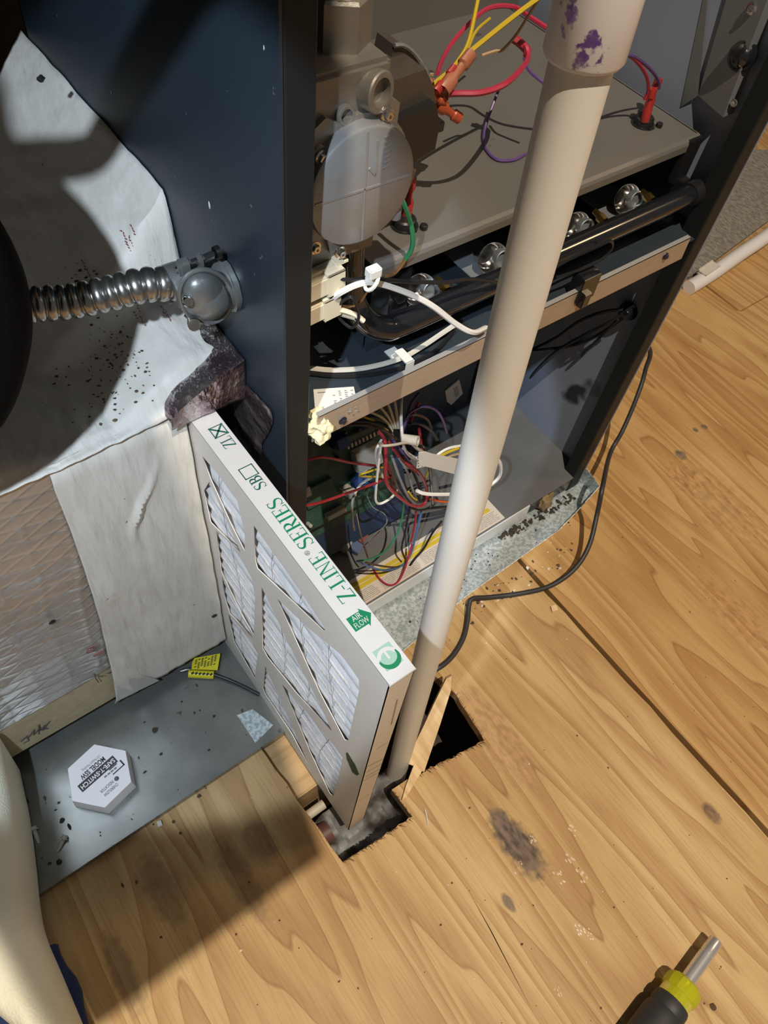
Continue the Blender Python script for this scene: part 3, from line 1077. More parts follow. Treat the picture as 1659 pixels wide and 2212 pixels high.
wire('black', [(715, 598, .362), (760, 605, .355), (800, 603, .35), (880, 608, .35), (960, 610, .352), (1020, 603, .355), (1075, 612, .358), (1120, 640, .365)], 'black wire through the white cable tie', .0017, GU)
wire('white', [(715, 648, .362), (735, 632, .355), (770, 615, .35), (803, 610, .348), (850, 622, .346), (900, 642, .342), (940, 665, .338), (985, 700, .334), (1022, 718, .332), (1050, 708, .345)], 'thick white wire through the white cable tie', .0025, GU)
wire('copper', [(720, 655, .362), (755, 662, .36), (775, 655, .358), (790, 635, .356), (800, 615, .352)], 'thin copper coloured wire below the white cable tie', .0009, GU)
wire('copper', [(722, 660, .362), (745, 664, .36), (758, 662, .36)], 'short copper coloured wire at the ivory connector', .0011, GU)
wire('cream', [(718, 668, .362), (745, 672, .357), (770, 682, .352), (786, 694, .348)], 'short cream wire stub below the ivory connector', .0021, GU)
wire('cream', [(715, 672, .362), (738, 680, .36), (765, 688, .356)], 'second cream wire stub tucked under the first', .0014, GU)
wire('black', [(728, 660, .36), (758, 640, .352), (772, 665, .35), (774, 690, .35), (760, 708, .354), (740, 695, .36), (728, 680, .362)], 'thin black wire loop hanging from the ivory connectors', .0014, GU)
wire('offwhite', [(664, 795, 'z', DZ + .006), (720, 800, 'z', DZ + .006), (790, 795, 'z', DZ + .006), (862, 776, 'z', DZ + .007), (910, 750, 'z', DZ + .009), (955, 720, 'z', DZ + .012), (985, 700, 'z', DZ + .016)], 'printed whitish cable in a clip under the manifold', .0026, GU)
wire('black', [(664, 806, 'z', DZ + .003), (740, 812, 'z', DZ + .003), (820, 806, 'z', DZ + .003), (880, 790, 'z', DZ + .003), (940, 758, 'z', DZ + .004), (980, 715, 'z', DZ + .006)], 'black cable lying below the printed whitish cable', .0022, GU)
wire('black', [(1180, 590, 'y', .352), (1230, 560, 'y', .351), (1290, 530, 'y', .350), (1318, 520, 'y', .350), (1322, 536, 'y', .350), (1300, 560, 'y', .351), (1260, 580, 'y', .352), (1200, 600, 'y', .353)], 'black wire loop lying over the manifold at right', .0015, GU)
# cable tie on the white and black wires
p = at(803, 606, 'y', .345)
ct = thing('cable_tie', p, 'white cable tie holding the black and white wires', 'cable tie')
bm = bmesh.new()
abox(bm, p + V((-.0055, -.005, .0045)), p + V((.0055, .003, .0125)))
fin(bm, 'tie_head', M_whitetie, ct, bevel=.001)
bm = bmesh.new()
ring = [p + V((.0035 * math.cos(a) * 1.2, .005 * math.sin(a), .0065 * math.cos(a))) for a in [2 * math.pi * k / 14 for k in range(15)]]
atube(bm, ring, .0016, 6)
fin(bm, 'tie_band', M_whitetie, ct, smooth=True)
# wire clip on the printed cable
p = at(868, 770, 'z', DZ + .007)
bm = bmesh.new()
abox(bm, (p.x - .0045, p.y - .012, DZ + .0095), (p.x + .0045, p.y + .006, DZ + .0108))
abox(bm, (p.x - .0045, p.y - .0128, DZ + .0003), (p.x + .0045, p.y - .0115, DZ + .0108))
abox(bm, (p.x - .006, p.y + .004, DZ + .0003), (p.x + .006, p.y + .018, DZ + .0015))
o = fin(bm, 'cable_clip', M_whitetie)
tag(o, 'grey nylon cable clip on the printed whitish cable', 'clip')

# ivory plug connectors emerging behind the flange
def plug(px, py, label, dz):
    p = at(px, py, 'y', .368)
    t = thing('plug_connector', p, label, 'connector', 'ivory plug connectors beside the flange')
    R_ = Matrix.Translation(p) @ Matrix.Rotation(math.radians(-4), 4, 'Y')
    bm = bmesh.new()
    abox(bm, (-.034, -.009, -.008), (-.004, .009, .008), R_)
    fin(bm, 'plug_body', M_ivory, t, bevel=.001)
    bm = bmesh.new()
    for (l_, h_) in (((-.006, -.0105, .0085), (.009, .0105, .0105)), ((-.006, -.0105, -.0105), (.009, .0105, -.0085)), ((-.006, .0085, -.0105), (.009, .0105, .0105)), ((-.006, -.0105, -.0105), (.009, -.0085, .0105))):
        abox(bm, l_, h_, R_)
    fin(bm, 'socket_shell', M_ivory, t, bevel=.0005)
    bm = bmesh.new()
    abox(bm, (.006, -.005, .0105), (.015, .005, .0125), R_)
    abox(bm, (-.02, -.003, .0085), (.004, .003, .0115), R_)
    fin(bm, 'latch', M_ivory, t)
    bm = bmesh.new()
    for k in range(3):
        alathe(bm, R_ @ V((-.002, -.0055 + .0055 * k, .001)), (1, 0, 0), [(0, .0016), (.008, .0016), (.008, 0)], 8)
    fin(bm, 'pins', M_brass, t)
    return t


plug(708, 598, 'upper ivory plug connector beside the furnace flange', 0)
plug(700, 652, 'lower ivory plug connector with white and copper wires', 0)

# ================================================================== lower compartment
# control board on a blue tray
cb = thing('control_board', (.42, .52, .10), 'green furnace control circuit board on blue tray', 'circuit board')
Rb = basis(at(690, 985, 'y', .50), (1, -.02, 0), (0, .45, .9))     # board plane leans back
def bd(lo, hi):
    bm = bmesh.new()
    abox(bm, lo, hi, Rb)
    return bm


M_pcb = mat('pcb_green', (0.012, 0.045, 0.038), .4, col2=(0.03, 0.085, 0.065), scale=60)
M_tray = mat('blue_tray_plastic', (0.012, 0.03, 0.075), .45)
fin(bd((-.09, -.16, -.012), (.125, .09, -.004)), 'tray', M_tray, cb, bevel=.002)
fin(bd((-.075, -.115, -.004), (.11, .075, -.001)), 'circuit_board', M_pcb, cb)
M_comp = mat('component_black', (0.02, 0.025, 0.025), .4)
M_compg = mat('component_grey', (0.16, 0.17, 0.17), .5)
M_compw = mat('component_white', (0.42, 0.42, 0.38), .5)
M_compb = mat('component_blue', (0.02, 0.06, 0.20), .4)
for (x, y, a, b, c, m_, nm) in ((.03, .045, .03, .024, .016, M_comp, 'relay'), (.066, .045, .03, .024, .016, M_comp, 'relay'), (.03, .012, .018, .016, .018, M_compb, 'relay'), (-.04, .03, .02, .05, .012, M_compg, 'terminal_strip'),
                                (-.04, -.03, .016, .014, .02, M_compw, 'socket'), (-.015, -.05, .045, .03, .006, M_pcb, 'daughter_board'), (.06, .005, .05, .012, .008, M_compg, 'terminal_strip'), (.0, -.09, .03, .008, .01, M_compw, 'socket'),
                                (.025, -.065, .012, .012, .02, M_compw, 'socket'), (.065, -.03, .04, .032, .014, M_compw, 'socket'), (.045, -.06, .02, .02, .014, M_compb, 'relay')):
    fin(bd((x - a / 2, y - b / 2, -.001), (x + a / 2, y + b / 2, c)), nm, m_, cb, bevel=.0008)
for k in range(14):
    x, y = random.uniform(-.06, .1), random.uniform(-.1, .07)
    r1 = random.uniform(.002, .0045)
    p = Rb @ V((x, y, -.001))
    lathe('capacitor', p, Rb.to_3x3() @ V((0, 0, 1)), [(0, r1), (r1 * 3, r1), (r1 * 3.2, r1 * .8), (r1 * 3.2, 0)], random.choice((M_comp, M_compg, M_compb, M_compw)), cb, 10)
bm = bmesh.new()
for k in range(9):
    abox(bm, (.036 + .006 * k, -.002, .006), (.039 + .006 * k, .004, .014), Rb)
fin(bm, 'pin_row', mat('tin_pins', (.5, .5, .48), .3, .9), cb)

# transformer / blower housing box at the rear with white sticker
th_ = thing('transformer_box', (.53, .54, .10), 'dark metal transformer box with a white sticker', 'transformer')
q = at(985, 870, 'y', .55)
box('box_shell', (.465, .555, LZ), (.70, .618, .47), M_navy, th_, bevel=.004)
box('mounting_strip', (.43, .545, LZ + .1), (.452, .618, .49), mat('light_strip', (0.13, 0.125, 0.13), .5), th_)
sq_ = [at(a, b, 'y', .553) for a, b in ((962, 845), (992, 820), (1000, 850), (975, 875), (966, 868))]
st = prism('sticker', sq_, (0, .002, 0), M_paper, th_)
bm = bmesh.new()
for k in range(6):
    a = at(983 + .6 * k, 838 + 3.5 * k, 'y', .5528)
    abox(bm, a + V((-.003, -.0003, -.0008)), a + V((.006, .0003, .0006)))
fin(bm, 'barcode', M_greyink, st)

GL = 'harness wires in the blower compartment'
Y = .42
wl_ = [
    ('red', [(655, 996, .40), (700, 988, .40), (760, 1000, .41), (812, 1006, .42)], 'red wire crossing from the flange to the bundle, upper one', .0015),
    ('red', [(655, 1094, .375), (700, 1083, .38), (760, 1062, .39), (815, 1042, .40), (850, 1025, .41)], 'red wire crossing from the flange to the bundle, lower one', .0017),
    ('yellow', [(830, 1008, .415), (800, 1018, .41), (776, 1028, .41), (815, 1030, .415), (845, 1032, .42)], 'small yellow wire kinked at the left of the bundle', .0013),
    ('offwhite', [(805, 1030, .43), (778, 1048, .43), (762, 1080, .42), (761, 1120, .41), (765, 1145, .405)], 'cream lead running down to the white plug on the deck', .0018),
    ('white', [(822, 965, .40), (818, 1000, .40), (812, 1060, .40), (812, 1082, .40), (822, 1088, .40), (845, 1075, .40), (858, 1058, .41)], 'white wire making the long left loop of the bundle', .0017),
    ('white', [(824, 950, .41), (812, 975, .41), (815, 1005, .41), (830, 1035, .41), (840, 1050, .42)], 'white wire beside the long left loop', .0016),
    ('red', [(815, 930, .42), (830, 950, .41), (833, 990, .40), (832, 1030, .395), (842, 1055, .39), (870, 1080, .385), (890, 1092, .385), (912, 1092, .385), (922, 1075, .39), (920, 1050, .395), (905, 1020, .40), (870, 995, .405), (850, 970, .41)],
     'red wire forming the big loop at the bundle bottom', .0021),
    ('red', [(828, 950, .425), (836, 1000, .42), (848, 1050, .41), (862, 1064, .41)], 'red wire inside the big red loop', .0017),
    ('red', [(838, 952, .415), (856, 978, .41), (880, 1005, .405), (900, 1020, .40)], 'red wire across the bundle waist', .0016),
    ('brown', [(740, 918, .44), (790, 918, .43), (830, 930, .42), (855, 950, .41)], 'dark brown wire entering the bundle at upper left', .002),
    ('black', [(760, 908, .44), (810, 912, .43), (840, 925, .42), (862, 955, .41)], 'black wire entering the bundle at upper left', .002),
    ('black', [(790, 898, .44), (830, 905, .43), (855, 930, .42), (870, 955, .41)], 'black wire under the cross rail into the bundle', .002),
    ('yellow', [(785, 900, .435), (815, 912, .43), (838, 930, .42)], 'yellow wire strand at the top of the bundle', .0015),
    ('cream', [(800, 890, .43), (825, 902, .425), (842, 920, .42), (850, 940, .415)], 'cream wire fanning below the rail, first from left', .0016),
    ('cream', [(822, 880, .43), (838, 900, .425), (850, 925, .42)], 'cream wire fanning below the rail, second from left', .0016),
    ('cream', [(838, 872, .43), (846, 895, .425), (855, 925, .42)], 'cream wire fanning below the rail, third from left', .0016),
    ('offwhite', [(852, 866, .43), (856, 890, .425), (860, 925, .42)], 'off white wire fanning below the rail, fourth from left', .0018),
    ('white', [(867, 858, .42), (866, 890, .405), (868, 935, .395), (872, 965, .395), (885, 985, .40), (905, 995, .41)], 'long white wire dropping straight through the clamp', .0019),
    ('purple', [(876, 905, .43), (890, 888, .42), (915, 878, .41), (940, 885, .41), (955, 905, .41), (965, 935, .42)], 'purple wire arching right of the bundle', .0016),
    ('purple', [(905, 850, .46), (890, 870, .45), (880, 900, .44), (870, 930, .43), (862, 955, .42)], 'dark purple wire falling from the rail', .0022),
    ('purple', [(838, 935, .43), (860, 965, .42), (885, 1000, .415), (905, 1025, .41)], 'violet wire under the nylon clamp', .0018),
    ('red', [(905, 868, .46), (895, 890, .455), (885, 915, .45)], 'short red wire high behind the bundle', .002),
    ('brown', [(878, 898, .43), (900, 896, .42), (922, 905, .42), (932, 925, .43)], 'brown wire arching under the purple one', .0018),
    ('black', [(880, 915, .43), (905, 915, .42), (930, 930, .42), (945, 950, .43)], 'black wire arching under the brown one', .002),
    ('red', [(905, 925, .44), (910, 960, .43), (915, 985, .42)], 'red wire behind the nylon clamp', .0018),
    ('grey', [(846, 985, .405), (862, 1030, .395), (880, 1070, .39), (895, 1088, .39)], 'grey wire in the middle of the big loop', .0019),
    ('black', [(850, 1000, .41), (868, 1040, .40), (890, 1075, .395), (905, 1085, .395)], 'black wire in the middle of the big loop', .0022),
    ('grey', [(862, 990, .405), (880, 1020, .40), (892, 1060, .395), (902, 1082, .395)], 'second grey wire in the big loop', .0017),
    ('brown', [(842, 1005, .405), (858, 1050, .398), (880, 1082, .395)], 'brown wire along the left of the big loop', .0018),
    ('black', [(870, 985, .41), (890, 1015, .405), (905, 1050, .40), (910, 1075, .40)], 'black wire along the right of the big loop', .0021),
    ('yellow', [(882, 1062, .392), (892, 1075, .39), (900, 1080, .39)], 'tiny yellow wire inside the big loop', .0015),
    ('black', [(905, 958, .40), (920, 975, .39), (928, 1005, .385), (932, 1050, .385), (935, 1090, .385)], 'glossy black wire hanging over the white flag tag', .0021),
    ('white', [(870, 968, .405), (890, 985, .402), (912, 994, .40)], 'white wire tucked under the flag tag', .0016),
    ('yellow', [(990, 968, .39), (965, 978, .39), (945, 990, .39), (930, 1010, .395), (918, 1035, .40)], 'yellow wire curving over the flag tag', .0019),
    ('white', [(1000, 962, .395), (970, 968, .395), (948, 980, .395), (940, 990, .395)], 'white wire above the yellow curve', .0018),
    ('tan', [(1000, 978, .392), (972, 986, .392), (955, 998, .392)], 'tan wire below the yellow curve', .0016),
    ('white', [(900, 1060, .385), (915, 1066, .38), (945, 1068, .375), (1000, 1066, .37), (1045, 1056, .37), (1078, 1030, .37), (1080, 1000, .37), (1058, 982, .375), (1020, 985, .38)], 'thick white wire looping behind the white riser pipe', .0026),
    ('orange', [(930, 1078, .385), (960, 1084, .38), (1000, 1085, .38)], 'orange wire leaving the bundle bottom', .0018),
    ('black', [(925, 1098, .385), (950, 1096, .38), (1000, 1093, .38)], 'black wire below the orange wire', .0022),
    ('black', [(885, 1096, .39), (905, 1102, .385), (925, 1098, .385), (940, 1086, .385)], 'black wire curl under the big red loop', .0018),
    ('green', [(872, 1085, .39), (868, 1120, .385), (855, 1160, .375), (830, 1192, .37), (800, 1208, .37), (775, 1212, .375)], 'green wire bowing down to the deck plug', .0014),
    ('black', [(886, 1095, .392), (875, 1150, .385), (868, 1185, .375), (875, 1207, .366)], 'black wire ending on the warning label', .0014),
    ('red', [(900, 1100, .39), (895, 1140, .385), (888, 1170, .38)], 'red wire hanging beside the blue wire', .0016),
    ('blue', [(910, 1105, .39), (900, 1150, .38), (888, 1195, .372), (870, 1220, .368), (835, 1232, .368), (800, 1225, .37), (772, 1212, .375)], 'blue wire bowing down to the deck plug', .0015),
    ('black', [(955, 1125, .375), (935, 1150, .372), (915, 1185, .368), (895, 1208, .366), (880, 1230, .362)], 'black wire lying across the yellow label band', .0017),
    ('brown', [(790, 1215, .372), (820, 1222, .37), (855, 1225, .368), (880, 1215, .37)], 'dark brown wire above the blue bow', .0014),
    ('pink', [(804, 1224, 'z', LZ + .004), (818, 1248, 'z', LZ + .004), (838, 1263, 'z', LZ + .005), (856, 1260, 'z', LZ + .008), (870, 1240, 'z', LZ + .014), (882, 1205, 'z', LZ + .022), (890, 1175, 'z', LZ + .04)], 'crimson wire loop hanging over the warning label', .0014),
    ('grey', [(790, 1065, .45), (805, 1095, .44), (830, 1110, .43), (835, 1130, .42), (815, 1150, .41), (795, 1170, .41)], 'thin grey wire loop on the dark deck', .0007),
    ('brown', [(770, 1110, .42), (778, 1150, .40), (790, 1190, .38), (795, 1205, .375)], 'brown wire running into the deck plug', .0012),
]
for c, pts, lb, r in wl_:
    wire(c, pts, lb, r, GL)
# white plug on the deck with a red and blue cap
pl = thing('deck_plug', at(760, 1175, 'z', LZ), 'white plug in clear wrap on the lower deck', 'connector')
R_ = basis(at(748, 1160, 'z', LZ + .014), (.75, .35, .1), (-.3, .8, .2))
bm = bmesh.new()
abox(bm, (-.02, -.012, -.009), (.022, .012, .009), R_)
fin(bm, 'plug_body', mat('plug_white', (0.33, 0.31, 0.27), .45), pl, bevel=.0015)
bm = bmesh.new()
abox(bm, (-.014, -.028, -.007), (.002, -.012, .006), R_)
fin(bm, 'blue_cap', mat('plug_blue', (0.06, 0.09, 0.20), .45), pl, bevel=.001)
bm = bmesh.new()
abox(bm, (.003, -.026, -.007), (.02, -.012, .006), R_)
fin(bm, 'red_cap', mat('plug_red', (0.18, 0.04, 0.035), .45), pl, bevel=.001)
# nylon clamp round the bundle
pc = at(852, 962, 'y', .39)
cl = thing('nylon_clamp', pc, 'ivory nylon wiring clamp round the harness', 'clamp')
M_clamp = mat('clamp_nylon', (0.50, 0.47, 0.40), .4, trans=.1)
bm = bmesh.new()
atube(bm, spline([at(822, 958, 'y', .40), at(828, 963, 'y', .385), at(850, 961, 'y', .382), at(872, 957, 'y', .383), at(890, 958, 'y', .385)], 5), .0034, 8, flat=.5)
fin(bm, 'strap', M_clamp, cl, smooth=True)
ap = at(903, 953, 'y', .378)
lathe('boss', ap, (.5, -.8, .25), [(-.018, .0055), (-.006, .006), (0, .0062), (.0, .0035), (-.008, .003), (-.008, 0)], M_clamp, cl, 20)
bm = bmesh.new()
atube(bm, spline([at(890, 958, 'y', .385), at(900, 968, 'y', .385), at(912, 976, 'y', .386)], 4), .0042, 8, flat=.5)
fin(bm, 'tail', M_clamp, cl, smooth=True)
# flag tag (square code left out)
fq = [at(a, b, 'y', .376) for a, b in ((905, 978), (920, 976), (935, 981), (1010, 996), (1004, 1030), (935, 1012), (920, 1008), (900, 1012))]
ft = prism('flag_tag', fq, (0, .001, 0), M_paper)
tag(ft, 'white paper flag tag on the wire bundle', 'tag')
bm = bmesh.new()
for k in range(5):
    a = at(902 + k * .5, 983 + 6 * k, 'y', .3758)
    abox(bm, a + V((-.0006, -.0002, -.0008)), a + V((.0008, .0002, .0008)))
    a = at(912 + 5 * k, 1008 + k * .8, 'y', .3758)
    abox(bm, a + V((-.0006, -.0002, -.0005)), a + V((.0006, .0002, .0005)))
o = fin(bm, 'printed_dots', M_ink, ft)

# grommet on right wall and the wires into it
gr = at(1355, 672, 'x', XI - .004)
g = thing('cable_grommet', gr, 'round black cable grommet on the right inner wall', 'grommet')
lathe('grommet_body', gr + V((.004, 0, 0)), (-1, -.3, .1), [(0, .013), (.004, .013), (.006, .010), (.014, .0095), (.017, .007), (.0175, 0)], M_blackgloss, g, 24)
gg = 'dark leads from the grommet into the blower compartment'
for pts, lb, r in (([(1345, 668, .385), (1300, 675, .40), (1250, 695, .43), (1200, 730, .46), (1150, 755, .49)], 'black lead from the grommet, highest of the four', .0023),
                   ([(1345, 680, .385), (1300, 705, .40), (1260, 725, .43), (1200, 760, .46), (1150, 810, .50), (1125, 860, .53)], 'black lead from the grommet, second highest', .0022),
                   ([(1348, 685, .385), (1290, 725, .41), (1240, 745, .45), (1180, 755, .47), (1140, 757, .49)], 'brown black lead bending level below the grommet', .0024),
                   ([(1335, 690, .385), (1280, 745, .41), (1220, 810, .48), (1195, 850, .50), (1150, 880, .52), (1110, 905, .53)], 'black lead from the grommet, lowest and longest', .0019)):
    wire('black', pts, lb, r, gg)

# power cord outside
cz = .0035
cord = [V((.795, .455, .30)), at(1398, 745, 'y', .415), at(1394, 800, 'y', .40), at(1375, 860, 'y', .38), at(1345, 930, 'y', .36), at(1318, 980, 'y', .345), at(1302, 1050, 'z', .10), at(1290, 1110, 'z', .065), at(1272, 1180, 'z', .04), at(1240, 1230, 'z', .02),
        at(1190, 1265, 'z', .008), at(1130, 1281, 'z', .006), at(1060, 1290, 'z', .006), at(1022, 1293, 'z', .012), at(1013, 1308, 'z', .010), at(1010, 1340, 'z', .006), at(1000, 1380, 'z', cz), at(975, 1420, 'z', cz), at(940, 1447, 'z', cz), at(890, 1465, 'z', -.012)]
o = tube('power_cord', cord, .0037, mat('cord_black', (0.030, 0.030, 0.033), .5, bump=.1, bscale=300), None, 10, 8)
tag(o, 'black power cord snaking down from the furnace side to the floor hole', 'cord')

# ================================================================== PVC riser
pv = thing('drain_pipe', (.30, .175, -.08), 'white plastic drain riser pipe with purple primer smears on its coupling', 'pipe')
M_pvc = mat('pvc_aged', (0.62, 0.59, 0.535), 0.42, col2=(0.68, 0.65, 0.60), scale=14, stretch=(1, 1, .3), bump=0.03)
add_spots(M_pvc, (0.40, 0.33, 0.25), 26, 0.70, .12, stretch=(1, 1, .12))
A0 = ray(1254.5, 145)
d0 = .3053
ptop = V((0, 0, 1)) + A0 * d0
pbot = at(864, 1640, 'z', 0.0)
axis = (ptop - pbot).normalized()
RP = .01335
bm = bmesh.new()
alathe(bm, pbot - axis * .10, axis, [(0, RP - .0025), (0, RP), ((ptop - pbot).length + .16, RP), ((ptop - pbot).length + .16, 0)], 48)
fin(bm, 'pipe', M_pvc, pv, smooth=True)
M_coup = mat('coupling_pvc', (0.70, 0.66, 0.665), 0.30)
nt = M_coup.node_tree
b = nt.nodes['Principled BSDF']
cstart = (ptop - pbot).length + .004
def smear(m, spots):
    nt = m.node_tree
    b = nt.nodes['Principled BSDF']
    tc = nn(nt, 'ShaderNodeTexCoord')
    nz = nn(nt, 'ShaderNodeTexNoise')
    nz.inputs['Scale'].default_value = 210
    nz.inputs['Detail'].default_value = 4
    nt.links.new(tc.outputs['Object'], nz.inputs[0])
    last = None
    for (c, r, col, st) in spots:
        d = nn(nt, 'ShaderNodeVectorMath', operation='DISTANCE')
        d.inputs[1].default_value = c
        nt.links.new(tc.outputs['Object'], d.inputs[0])
        a = nn(nt, 'ShaderNodeMath', operation='MULTIPLY_ADD')
        a.inputs[1].default_value = .5 / r
        nt.links.new(d.outputs['Value'], a.inputs[0])
        sc = nn(nt, 'ShaderNodeMath', operation='MULTIPLY')
        sc.inputs[1].default_value = 1.7
        nt.links.new(nz.outputs[0], sc.inputs[0])
        nt.links.new(sc.outputs[0], a.inputs[2])
        mr = nn(nt, 'ShaderNodeMapRange')
        mr.inputs[1].default_value = 1.0
        mr.inputs[2].default_value = 1.12
        mr.inputs[3].default_value = st
        mr.inputs[4].default_value = 0
        nt.links.new(a.outputs[0], mr.inputs[0])
        mx = nn(nt, 'ShaderNodeMix', data_type='RGBA')
        nt.links.new(mr.outputs[0], mx.inputs[0])
        if last is None:
            mx.inputs[6].default_value = b.inputs['Base Color'].default_value
        else:
            nt.links.new(last, mx.inputs[6])
        mx.inputs[7].default_value = (*col, 1)
        last = mx.outputs[2]
    nt.links.new(last, b.inputs['Base Color'])


def oncoup(px, py):
    r = ray(px, py).normalized()
    o0 = V((0, 0, 1))
    m = pbot - o0
    rp = r - axis * r.dot(axis)
    mp2 = m - axis * m.dot(axis)
    A, B, C2 = rp.dot(rp), -2 * rp.dot(mp2), mp2.dot(mp2) - (RP + .0036) ** 2
    t = (-B - math.sqrt(max(0, B * B - 4 * A * C2))) / (2 * A)
    return o0 + r * t


PUR, PUD = (0.23, 0.13, 0.46), (0.10, 0.035, 0.25)
smear(M_coup, [(oncoup(a, b_), r_, c_, st_) for a, b_, r_, c_, st_ in
      ((1230, 25, .0075, PUR, .75), (1235, 0, .006, PUD, .75), (1228, 55, .005, PUR, .7), (1282, 112, .0085, PUR, .8), (1280, 95, .0065, PUD, .9), (1290, 122, .006, PUD, .95), (1262, 128, .0055, PUD, .8))])
lathe('coupling', pbot + axis * cstart, axis, [(-.001, RP + .0002), (-.0005, RP + .0022), (.0015, RP + .0034), (.045, RP + .0036), (.085, RP + .0038), (.085, RP)], M_coup, pv, 48)
lathe('elbow', pbot + axis * (cstart + .150), axis, [(0, RP), (0, .017), (.03, .0172), (.034, .014), (.034, 0)], M_coup, pv, 40)

# ================================================================== AIR FILTER
FLX, FRX = .1585, .1815
FY0, FY1 = .1248, .519
FZ0, FZ1 = .0008, .4925
af = thing('air_filter', (.17, .32, FZ0), 'white cardboard framed pleated air filter standing in the plenum slot', 'air filter')
M_card = mat('beverage_board', (0.64, 0.62, 0.59), 0.42, col2=(0.66, .64, .61), scale=4)
M_cardtop = mat('glossy_white_board', (0.40, 0.405, 0.415), 0.30)
M_cardedge = mat('kraft_edge', (0.55, 0.46, 0.36), 0.6)
M_media = mat('pleated_media', (0.70, 0.69, 0.70), 0.85, col2=(0.58, .575, .59), scale=60, bump=0.3, bscale=400)


def fp(px, py):
    p = at(px, py, 'x', FLX)
    return (p.y, p.z)


ops = [
    [(548, 1135), (551, 1210), (556, 1228), (620, 1288), (698, 1362), (704, 1361), (660, 1295), (610, 1222)],
    [(565, 1268), (567, 1400), (578, 1420), (640, 1497), (717, 1580), (690, 1520), (640, 1425)],
    [(598, 1293), (672, 1362), (735, 1413), (745, 1425), (775, 1468), (776, 1490), (752, 1600), (744, 1598), (690, 1495), (640, 1385)],
    [(573, 1440), (568, 1487), (572, 1498), (630, 1585), (668, 1657), (640, 1590), (600, 1500)],
    [(609, 1478), (660, 1536), (721, 1610), (740, 1637), (737, 1655), (720, 1720), (712, 1714), (670, 1625)],
    [(437, 985), (470, 1024), (512, 1080), (528, 1150), (529, 1192), (500, 1135), (455, 1035)],
    [(452, 1040), (520, 1194), (455, 1128), (440, 1060)],
    [(467, 1147), (505, 1180), (544, 1250), (551, 1290), (548, 1372), (520, 1325), (478, 1235)],
    [(479, 1245), (546, 1378), (496, 1325), (485, 1290)],
    [(493, 1326), (540, 1380), (557, 1412), (550, 1465), (505, 1385)],
]
ops2 = [[fp(a, b) for a, b in poly] for poly in ops]
# local plate axes: X = +Y world, Y = +Z world, normal = +X world
PB = Matrix(((0, 0, 1, FLX), (1, 0, 0, 0), (0, 1, 0, 0), (0, 0, 0, 1)))
plate('face_frame', [(FY0, FZ0), (FY1, FZ0), (FY1, FZ1), (FY0, FZ1)], ops2, PB, .0007, M_card, af)
plate('face_frame', [(FY0, FZ0), (FY1, FZ0), (FY1, FZ1), (FY0, FZ1)], ops2, Matrix.Translation((FRX - FLX - .0007, 0, 0)) @ PB, .0007, M_card, af)
box('end_board', (FLX, FY0, FZ0), (FRX, FY0 + .0008, FZ1 - .0012), M_cardedge, af)
box('end_board', (FLX, FY1 - .0008, FZ0), (FRX, FY1, FZ1), M_card, af)
box('bottom_board', (FLX + .0007, FY0, FZ0), (FRX - .0007, FY1, FZ0 + .0008), M_card, af)
top = box('top_board', (FLX, FY0 - .0006, FZ1 - .0006), (FRX, FY1, FZ1 + .0004), M_cardtop, af)
box('folded_edge', (FLX - .0002, FY0 - .0008, FZ1 - .0022), (FRX + .0006, FY0 + .0002, FZ1 - .0008), M_cardtop, af)
# pleated media
bm = bmesh.new()
NP = 22
xa, xb2 = FLX + .0022, FLX + .0125
rows = []
steps = NP * 6
for i in range(steps + 1):
    t = i / steps
    ph = (t * NP) % 1.0
    s = abs(2 * ph - 1) ** 1.25
    z = FZ0 + .004 + (FZ1 - FZ0 - .008) * t
    row = []
    for j in range(15):
        y = FY0 + .002 + (FY1 - FY0 - .004) * j / 14
        wob = .0035 * noise.noise(V((y * 16, z * 30, 3)))
        row.append(bm.verts.new((xa + (xb2 - xa) * s + .0006 * noise.noise(V((y * 40, z * 90, 9))), y, z + wob)))
    rows.append(row)
for a, b in zip(rows, rows[1:]):
    for j in range(14):
        bm.faces.new((a[j], a[j + 1], b[j + 1], b[j]))
fin(bm, 'pleated_media', M_media, af, smooth=False)
for f in bpy.data.objects['pleated_media'].data.polygons:
    f.use_smooth = True
# wire support strands over the pleats
bm = bmesh.new()
for k in range(9):
    y = FY0 + .02 + k * .044
    atube(bm, [V((FLX + .0022, y + .01 * math.sin(i), FZ0 + .02 + i * .05)) for i in range(10)], .00025, 4)
fin(bm, 'support_strands', M_greyink, af)
# dark staple smear low on the near border and marks on the end
p = at(762, 1650, 'x', FLX - .0003)
bm = bmesh.new()
aprism(bm, [at(a, b, 'x', FLX) for a, b in ((748, 1626), (752, 1625), (766, 1648), (776, 1672), (772, 1675), (762, 1668), (750, 1640))], (-.0005, 0, 0))
fin(bm, 'printed_mark', mat('green_black_ink', (0.03, 0.06, 0.03), .4), af)
bm = bmesh.new()
for (a, b) in (((858, 1510), (845, 1565)), ((813, 1618), (836, 1604)), ((775, 1731), (796, 1716)), ((795, 1655), (826, 1640)), ((792, 1668), (824, 1650)), ((790, 1678), (822, 1660)), ((786, 1686), (818, 1668))):
    p0, p1 = at(*a, 'y', FY0 - .0001), at(*b, 'y', FY0 - .0001)
    s = (p1 - p0).normalized().cross(V((0, 1, 0))) * .0005
    aprism(bm, [p0 - s, p0 + s, p1 + s, p1 - s], (0, -.0003, 0))
fin(bm, 'printed_mark', mat('brown_ink', (0.22, 0.16, 0.11), .6), af)

# print on the top board: serif letters built as strokes
M_green = mat('green_print', (0.0, 0.13, 0.055), 0.4)
M_darkgreen = mat('dark_green_print', (0.005, 0.06, 0.05), 0.4)
M_pale = mat('pale_green_print', (0.20, 0.33, 0.275), 0.4)


